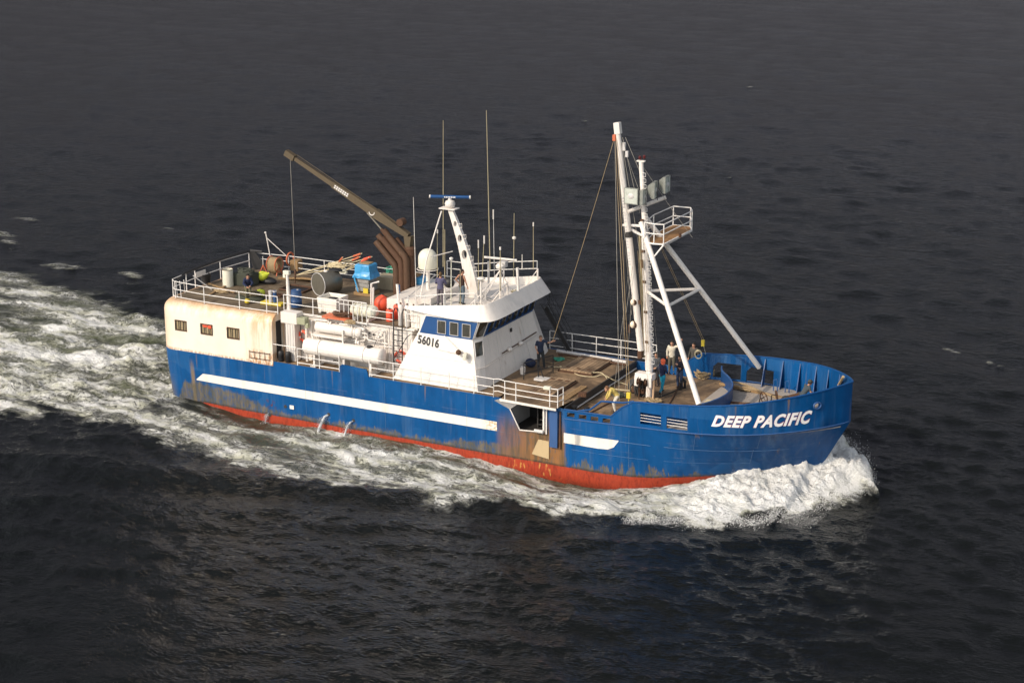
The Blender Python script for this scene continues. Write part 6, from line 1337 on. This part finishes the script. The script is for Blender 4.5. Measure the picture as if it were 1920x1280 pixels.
# --- foam density (0..1) and aerated tint
nz1 = fbm(X/3.2, Y/2.4, 5, .55); nz2 = fbm(X/1.1+7, Y/.7, 4, .6); nz3 = fbm(X/9+3, Y/5, 3)
ysgn = -Y
inner = -(HBX)
band = ss(0, 1.6, (Y-outer)+nz1*1.1+nz2*.4)*(Y < 0.8)   # inside of the outer edge, starboard side
u_in = np.clip((Y-outer)/np.maximum(inner-outer, 1.5), 0, 1)  # 0 at the outer edge .. 1 at the hull
along_ = np.interp(X, [-30, -8, 0, 6, 12, 20, 26, 29, 31], [.62, .70, .72, .74, .80, .82, .88, .98, 1.02])
across = np.interp(u_in, [0, .12, .35, .62, .8, 1], [.80, 1.0, 1.0, .92, .84, .74])
across = np.where(X > 24, np.maximum(across, ss(24, 31, X)*1.0), across)
D = band*along_*across
# calmer, greener water against the hull from x = 3 to 27
D *= 1-.34*ss(.5, .95, u_in)*ss(10, 6, X)*ss(-1, 3, X)
D[(X > 37.6)] = 0
st1 = fbm((X+.35*Y)/5.0, (Y+.10*X)/.95, 4, .55); st2 = fbm((X+.3*Y)/2.2+5, (Y+.1*X)/.5, 3, .6)
sidez = ss(31, 25, X); D = D*(1-.05*sidez)+sidez*band*(.42*st1+.16*st2+.22*nz1)*ss(.05, .4, D)
# dark tongue between bow roll and side wake
D *= 1-.35*np.exp(-(((X-13)/4)**2+((Y+9.6)/.7)**2))
# stern wake
wk = np.interp(X, [-60, -40, -28, -16, -6, -1, .2], [16, 17.5, 15.5, 12.5, 7.5, 4.4, 3.6]); wkS = np.interp(X, [-60, -30, -12, -4, 0], [-12, -10, -9, -7, -4])
inw = ss(0, 2.2, wk-Y+nz1*1.5+nz2*.5)*ss(0, 2, Y-wkS+nz1)*ss(.2, -.4, X)
lanes = .5+.5*np.sin((Y*np.interp(X, [-40, 0], [.55, 1.1]))+nz3*2.6+.4)
core = np.exp(-((Y+.3)/np.interp(X, [-30, 0], [5.5, 3.0]))**2)
wt1 = fbm((X-.1*Y)/5.5+3, (Y)/1.3+1, 4, .55); DW = inw*(.49+.30*core+.26*(lanes-.5)*2+.28*nz3+.40*wt1)
DW = np.maximum(DW, inw*np.exp(-((wk-1.5-Y)/2.0)**2)*.66*ss(-48, -20, X)); DW = np.maximum(DW, inw*core*ss(-8, -1, X)*(.85+.3*wt1))
D = np.maximum(D, DW*ss(-75, -20, X))
# port side spray strip seen under the far side and port bow wave
pb_ = ss(0, 1.2, np.interp(X, [0, 20, 30, 34, 36.5, 38.2], [6.5, 7.5, 8.2, 7.6, 5.0, .6])-Y+nz1*.7)*(Y > 0)*(X < 38.4)*(X > 0); D = np.maximum(D, pb_*np.interp(X, [0, 26, 31, 34], [.4, .5, .9, 1.15]))
# bow roll: solid white
bl = ss(0, .9, (Y-outer)+nz1*.9+nz2*.35)*ss(27.5, 31.5, X)*(X < 37.5)*(Y < .5); D = np.maximum(D, bl*1.25*np.interp(X, [28, 30, 33, 38], [.62, .78, 1, 1]))
fr_ = ss(1.3, .2, np.hypot((X-36.7)/1.0, (Y+.2)/1.6)-.35+nz2*.35); D = np.maximum(D, fr_*1.2)
# a few isolated whitecaps
for (px, py, s_) in ((50, 408, 1.0), (8, 438, 1.1), (20, 455, .8), (105, 497, 1.3), (135, 497, 1.0), (245, 512, .8), (1092, 226, .6), (1400, 162, .5), (1370, 333, .35), (318, 428, .4), (1850, 676, .6), (1785, 655, .35), (1690, 415, .3)):
    c = at(px, py, 'z', SEA); q = np.exp(-(((X-c.x+.5*np.sin((Y-c.y)*2.5))/(1.2*s_))**2+((Y-c.y+.25*np.sin((X-c.x)*2.1)+nz2*.5)/(.42*s_))**2)); D = np.maximum(D, q*.68); H += q*.10
D = np.clip(D, 0, 1.3)
turb = np.clip(D*1.2, 0, 1)*(DX < 1.2)
# heights of the churned water
rl = ridge(X/1.6, Y/1.1, 4); lump = np.maximum(0, ridge(X/2.3+9, Y/1.7+4, 5, .6)-.45)
H += turb*(.11*fbm(X/1.5, Y/1.0, 4)+.035*fbm(X/.45, Y/.35, 3))
bowz = np.clip(bl*ss(28.5, 33, X)+fr_, 0, 1); ramp = ss(-.1, 2.3, (Y-outer)+nz1*.9)
H += bowz*ramp*(.24+.14*lump+.20*fbm(X/.8, Y/.5, 5, .68)+.07*pn(X/.22, Y/.22)+.07*ridge(X/.5, Y/.32, 3, .6)+.02*rng.normal(size=X.shape))*(DX < .5)
pbz = pb_*ss(30, 34, X)*np.clip(D, 0, 1); H += pbz*(.35+.4*lump+.25*fbm(X/.9, Y/.8, 5, .6))*(DX < .5)
aft = inw*ss(-26, -2, X); H += aft*(.22*fbm(X/2.2, Y/1.5, 4, .55)+.20*core*ss(-9, -2, X)*(.6+fbm(X/.9, Y/.9, 4, .6))+.12*(lanes-.5))*(DX < 1.2)
# keep the water out of the hull
ins = (dist < -.25) & (X > .3) & (X < 34.8); H = np.where(ins, -1.6, H); Zs = SEA+H
nx_, ny_ = X.shape; vv = np.stack([X, Y, Zs], -1).reshape(-1, 3)
ii = np.arange(nx_*ny_).reshape(nx_, ny_); quads = np.stack([ii[:-1, :-1], ii[1:, :-1], ii[1:, 1:], ii[:-1, 1:]], -1).reshape(-1, 4)
me = bpy.data.meshes.new('sea'); me.vertices.add(len(vv)); me.vertices.foreach_set('co', vv.ravel().astype(np.float32))
me.loops.add(quads.size); me.loops.foreach_set('vertex_index', quads.ravel().astype(np.int32)); me.polygons.add(len(quads))
me.polygons.foreach_set('loop_start', (np.arange(len(quads))*4).astype(np.int32)); me.polygons.foreach_set('loop_total', np.full(len(quads), 4, np.int32)); me.polygons.foreach_set('use_smooth', np.ones(len(quads), bool))
me.update(calc_edges=True)
at_ = me.attributes.new('foam', 'FLOAT', 'POINT'); at_.data.foreach_set('value', D.ravel().astype(np.float32))
green = np.clip(inw*(.35+.9*np.clip(nz3+.3, 0, 1))*ss(-40, -4, X)+band*ss(0, 10, X)*ss(30, 24, X)*.6*u_in+.5*bl, 0, 1)
ag = me.attributes.new('aerated', 'FLOAT', 'POINT'); ag.data.foreach_set('value', green.ravel().astype(np.float32))
sea = bpy.data.objects.new('sea', me); sc.collection.objects.link(sea); tag(sea, 'dark choppy grey sea with a white wake', kind='structure')
t = NT('sea_water')
def attr(n):
    a = t.t.nodes.new('ShaderNodeAttribute'); a.attribute_name = n; return a.outputs['Fac']
fo = attr('foam'); ae = attr('aerated')
wv = t.noise(.55, 3, None, .5, 0, None, True); 
vm = t.t.nodes.new('ShaderNodeVectorMath'); vm.operation = 'SCALE'; t.t.links.new(wv, vm.inputs[0]); vm.inputs['Scale'].default_value = 2.3
va = t.t.nodes.new('ShaderNodeVectorMath'); va.operation = 'ADD'; t.t.links.new(t.scale((.62, 1.2, 1)), va.inputs[0]); t.t.links.new(vm.outputs[0], va.inputs[1]); warp = va.outputs[0]
def rid(s, d, vec, r=.6):
    n = t.noise(s, d, vec, r); return t.ma('SUBTRACT', 1.0, t.ma('MULTIPLY', t.ma('ABSOLUTE', t.ma('SUBTRACT', n, .5)), 6.5))
def ridn(n, k): return t.ma('SUBTRACT', 1.0, t.ma('MULTIPLY', t.ma('ABSOLUTE', t.ma('SUBTRACT', n, .5)), k))
r1 = ridn(t.noise(.75, 3, warp, .5), 9); r2 = ridn(t.noise(1.9, 3, warp, .55), 7); r3 = t.noise(6, 5, warp, .7); r4 = t.noise(20, 3, warp, .6); r5 = ridn(t.noise(4.6, 3, warp, .55), 6); blot = t.noise(.8, 6, warp, .68); b2 = t.noise(2.4, 5, warp, .7)
veins = t.ma('MAXIMUM', t.step(r1, .45, .95), t.ma('MAXIMUM', t.step(r2, .40, .95, 0, .85), t.step(r5, .35, .95, 0, .7)))
veins = t.ma('MULTIPLY', t.ma('MULTIPLY', veins, t.step(r3, .25, .6, .35, 1.0)), t.step(t.ma('ADD', fo, t.ma('MULTIPLY', t.ma('SUBTRACT', blot, .5), .9)), .12, .62))
dens_ = t.ma('ADD', t.ma('ADD', fo, t.ma('MULTIPLY', t.ma('SUBTRACT', blot, .5), 1.5)), t.ma('ADD', t.ma('MULTIPLY', t.ma('SUBTRACT', b2, .5), .9), t.ma('MULTIPLY', t.ma('SUBTRACT', r3, .5), .55)))
q1 = ridn(t.noise(1.2, 4, warp, .55), 6.5); q2 = ridn(t.noise(3.2, 4, warp, .6), 6.5)
lace = t.ma('ADD', t.ma('MULTIPLY', q1, .28), t.ma('ADD', t.ma('MULTIPLY', q2, .34), t.ma('ADD', t.ma('MULTIPLY', r3, .34), t.ma('ADD', t.ma('MULTIPLY', r4, .20), t.ma('MULTIPLY', blot, .75)))))
dense = t.ma('MAXIMUM', t.step(dens_, .80, 1.3), t.step(t.ma('SUBTRACT', lace, t.ma('SUBTRACT', 1.58, t.ma('MULTIPLY', fo, 1.05))), .0, .26))
soft = t.ma('MULTIPLY', t.step(dens_, .15, 1.0, 0, .16), t.step(fo, .1, .4))
foam = t.ma('MAXIMUM', dense, t.ma('MAXIMUM', t.ma('MULTIPLY', veins, .55), soft))
foam = t.ma('MULTIPLY', foam, t.ma('MULTIPLY', t.step(r4, .2, .6, .85, 1.0), t.step(fo, .01, .12)))
wcol = t.mix(ae, (.0035, .0045, .0042), (.075, .085, .045))
thin = t.ma('MULTIPLY', t.step(fo, .15, .8, 0, .35), t.step(blot, .35, .65, .3, 1)); wcol = t.mix(thin, wcol, (.085, .095, .06))
foam_tone = t.mix(t.step(t.noise(1.3, 4, warp), .35, .65), (.50, .50, .40), (.74, .74, .72)); foam_tone = t.mix(t.step(t.noise(5, 5, warp, .7), .3, .65), t.mix(.25, foam_tone, (.36, .37, .29)), foam_tone)  # mottled foam tone; darker grey-green cavities are shading put into the colour
foam_tone = t.mix(t.step(fo, .85, 1.15, 0, .7), foam_tone, (.84, .84, .83)); col = t.mix(foam, wcol, foam_tone)
t.set(Base_Color=col, Roughness=t.ma('ADD', .045, t.ma('MULTIPLY', foam, .7)), IOR=1.33); t.b.inputs['Specular IOR Level'].default_value = .5
n1 = t.noise(1.5, 5, t.scale((1, 1.35, 1)), .62, .3); n2 = t.noise(5.5, 4, t.scale((1, 1.4, 1)), .6, .3); nf_ = t.noise(.33, 3, t.scale((1, 1.5, 1)), .6)
h = t.ma('ADD', t.ma('MULTIPLY', n1, .115), t.ma('ADD', t.ma('MULTIPLY', n2, .036), t.ma('MULTIPLY', nf_, .06))); h = t.ma('ADD', h, t.ma('MULTIPLY', foam, t.ma('ADD', .05, t.ma('ADD', t.ma('MULTIPLY', r3, .16), t.ma('MULTIPLY', r2, .02)))))
bp = t.bump(h, 1.0, 1.0); M['sea'] = t.m; me.materials.append(t.m)
# ---- spray thrown up round the bow and streams of cooling water from the side
t = NT('white_spray'); t.set(Base_Color=(.85, .85, .83), Roughness=.8); M['spray'] = t.m
def hgt(x, y):
    i = int(np.clip(np.searchsorted(gx, x), 0, nx_-1)); j = int(np.clip(np.searchsorted(gy, y), 0, ny_-1)); return Zs[i, j]
random.seed(11); V = []; Fc = []
tet = [(1, 1, 1), (1, -1, -1), (-1, 1, -1), (-1, -1, 1)]
def drop(x, y, z, r):
    o = len(V); a = random.random()*6.28; ca, sa = math.cos(a), math.sin(a)
    for p in ((1, 0, 0), (-1, 0, 0), (0, 1, 0), (0, -1, 0), (0, 0, 1), (0, 0, -1)):
        q = [c*random.uniform(.6, 1.3)*r for c in p]; V.append((x+q[0]*ca-q[1]*sa, y+q[0]*sa+q[1]*ca, z+q[2]))
    for f in ((0, 2, 4), (2, 1, 4), (1, 3, 4), (3, 0, 4), (2, 0, 5), (1, 2, 5), (3, 1, 5), (0, 3, 5)): Fc.append(tuple(o+i for i in f))
path = [(37.6, .6), (37.5, -.5), (36.6, -1.8), (35.7, -4.0), (34.4, -6.2), (33.0, -7.2), (31.0, -7.7), (29.3, -8.4)]
for k in range(15000):
    s_ = random.random()**1.15*(len(path)-1.001); i = int(s_); f = s_-i; x = path[i][0]*(1-f)+path[i+1][0]*f; y = path[i][1]*(1-f)+path[i+1][1]*f
    cl = mnoise.noise(Vector((x*.9, y*.9, 0)))*1.1
    x += random.gauss(0, .2)+cl*.3; y += random.gauss(0, .22)-cl*.4; h = max(0, random.gauss(.08, .16)+cl*.25)
    drop(x, y, hgt(x, y)+h, random.choice((.005, .007, .009, .012, .017)))
for k in range(7000):
    x = random.uniform(32.2, 37.0); y = random.uniform(-5.5, .8) if x > 35 else -hb(x, .3)-random.random()**1.5*2.2; drop(x, y, hgt(x, y)+abs(random.gauss(0, .07)), random.uniform(.004, .013))
for k in range(2600):
    x = random.uniform(34.2, 38.0); y = random.uniform(.8, 6.8); 
    if y > np.interp(x, [34, 36.5, 38.2], [7.4, 5.0, 1.0]): continue
    drop(x, y, hgt(x, y)+abs(random.gauss(0, .3)), random.uniform(.005, .018))
me = bpy.data.meshes.new('bow_spray'); me.from_pydata(V, [], Fc); me.materials.append(M['spray']); o = bpy.data.objects.new('bow_spray', me); sc.collection.objects.link(o)
tag(o, 'white droplets of spray flying round the bow wave', kind='stuff')
def stream(x, z, vx, vy, r, lb, n):
    t_ = []; m = MB(); y0 = -hb(x, z)-.02; P = []
    for i in range(9):
        tt = i*.056*n; P.append(Vector((x-vx*tt, y0-vy*tt, z-4.9*tt*tt)))
    rr_ = [r*(.7+.05*i) for i in range(9)]; nn = 12; lo = []
    for i in range(9):
        lo.append(P[i])
    m.tube(P, rr_, 12)
    m.v = [tuple(Vector(v)+Vector((mnoise.noise(Vector(v)*9), mnoise.noise(Vector(v)*9+Vector((5, 5, 5))), mnoise.noise(Vector(v)*9+Vector((9, 1, 5)))))*.035) for v in m.v]
    random.seed(int(x*10))
    for k in range(420):
        q = random.randrange(3, 9); p = P[q]; 
        c = p+Vector((random.gauss(0, r*1.3+.03*q/3), random.gauss(0, r*1.3+.03*q/3), random.gauss(0, r))); m.ball(c, random.uniform(.005, .013), 5, 3)
    one(m, 'water_stream', M['stream'], lb, 'water', 'cooling water pouring from the hull', smooth=True)
t = NT('falling_water'); n_ = t.noise(14, 4, t.scale((1, 1, .4))); t.set(Base_Color=t.mix(t.step(n_, .35, .65), (.32, .35, .38), (.75, .76, .76)), Roughness=.5, Alpha=t.step(n_, .2, .55, .35, .85)); M['stream'] = t.m
stream(10.75, .56, 1.0, .75, .07, 'thickest stream of water pouring from the hull, middle of three', 1.0); stream(12.25, .46, .95, .65, .05, 'forward stream of water pouring from the hull', .95); stream(7.05, .1, .6, .4, .02, 'thin aftmost trickle of water pouring from the red hull bottom', .72)
for (x, z) in ((10.78, .6), (12.28, .5), (8.1, .62), (7.08, 0)): MB().lathe([(.09, -.02), (.09, .03), (.05, .03)], (x, -hb(x, z), z), 'y', 12).build('hull_outlet', M['dark'], S)
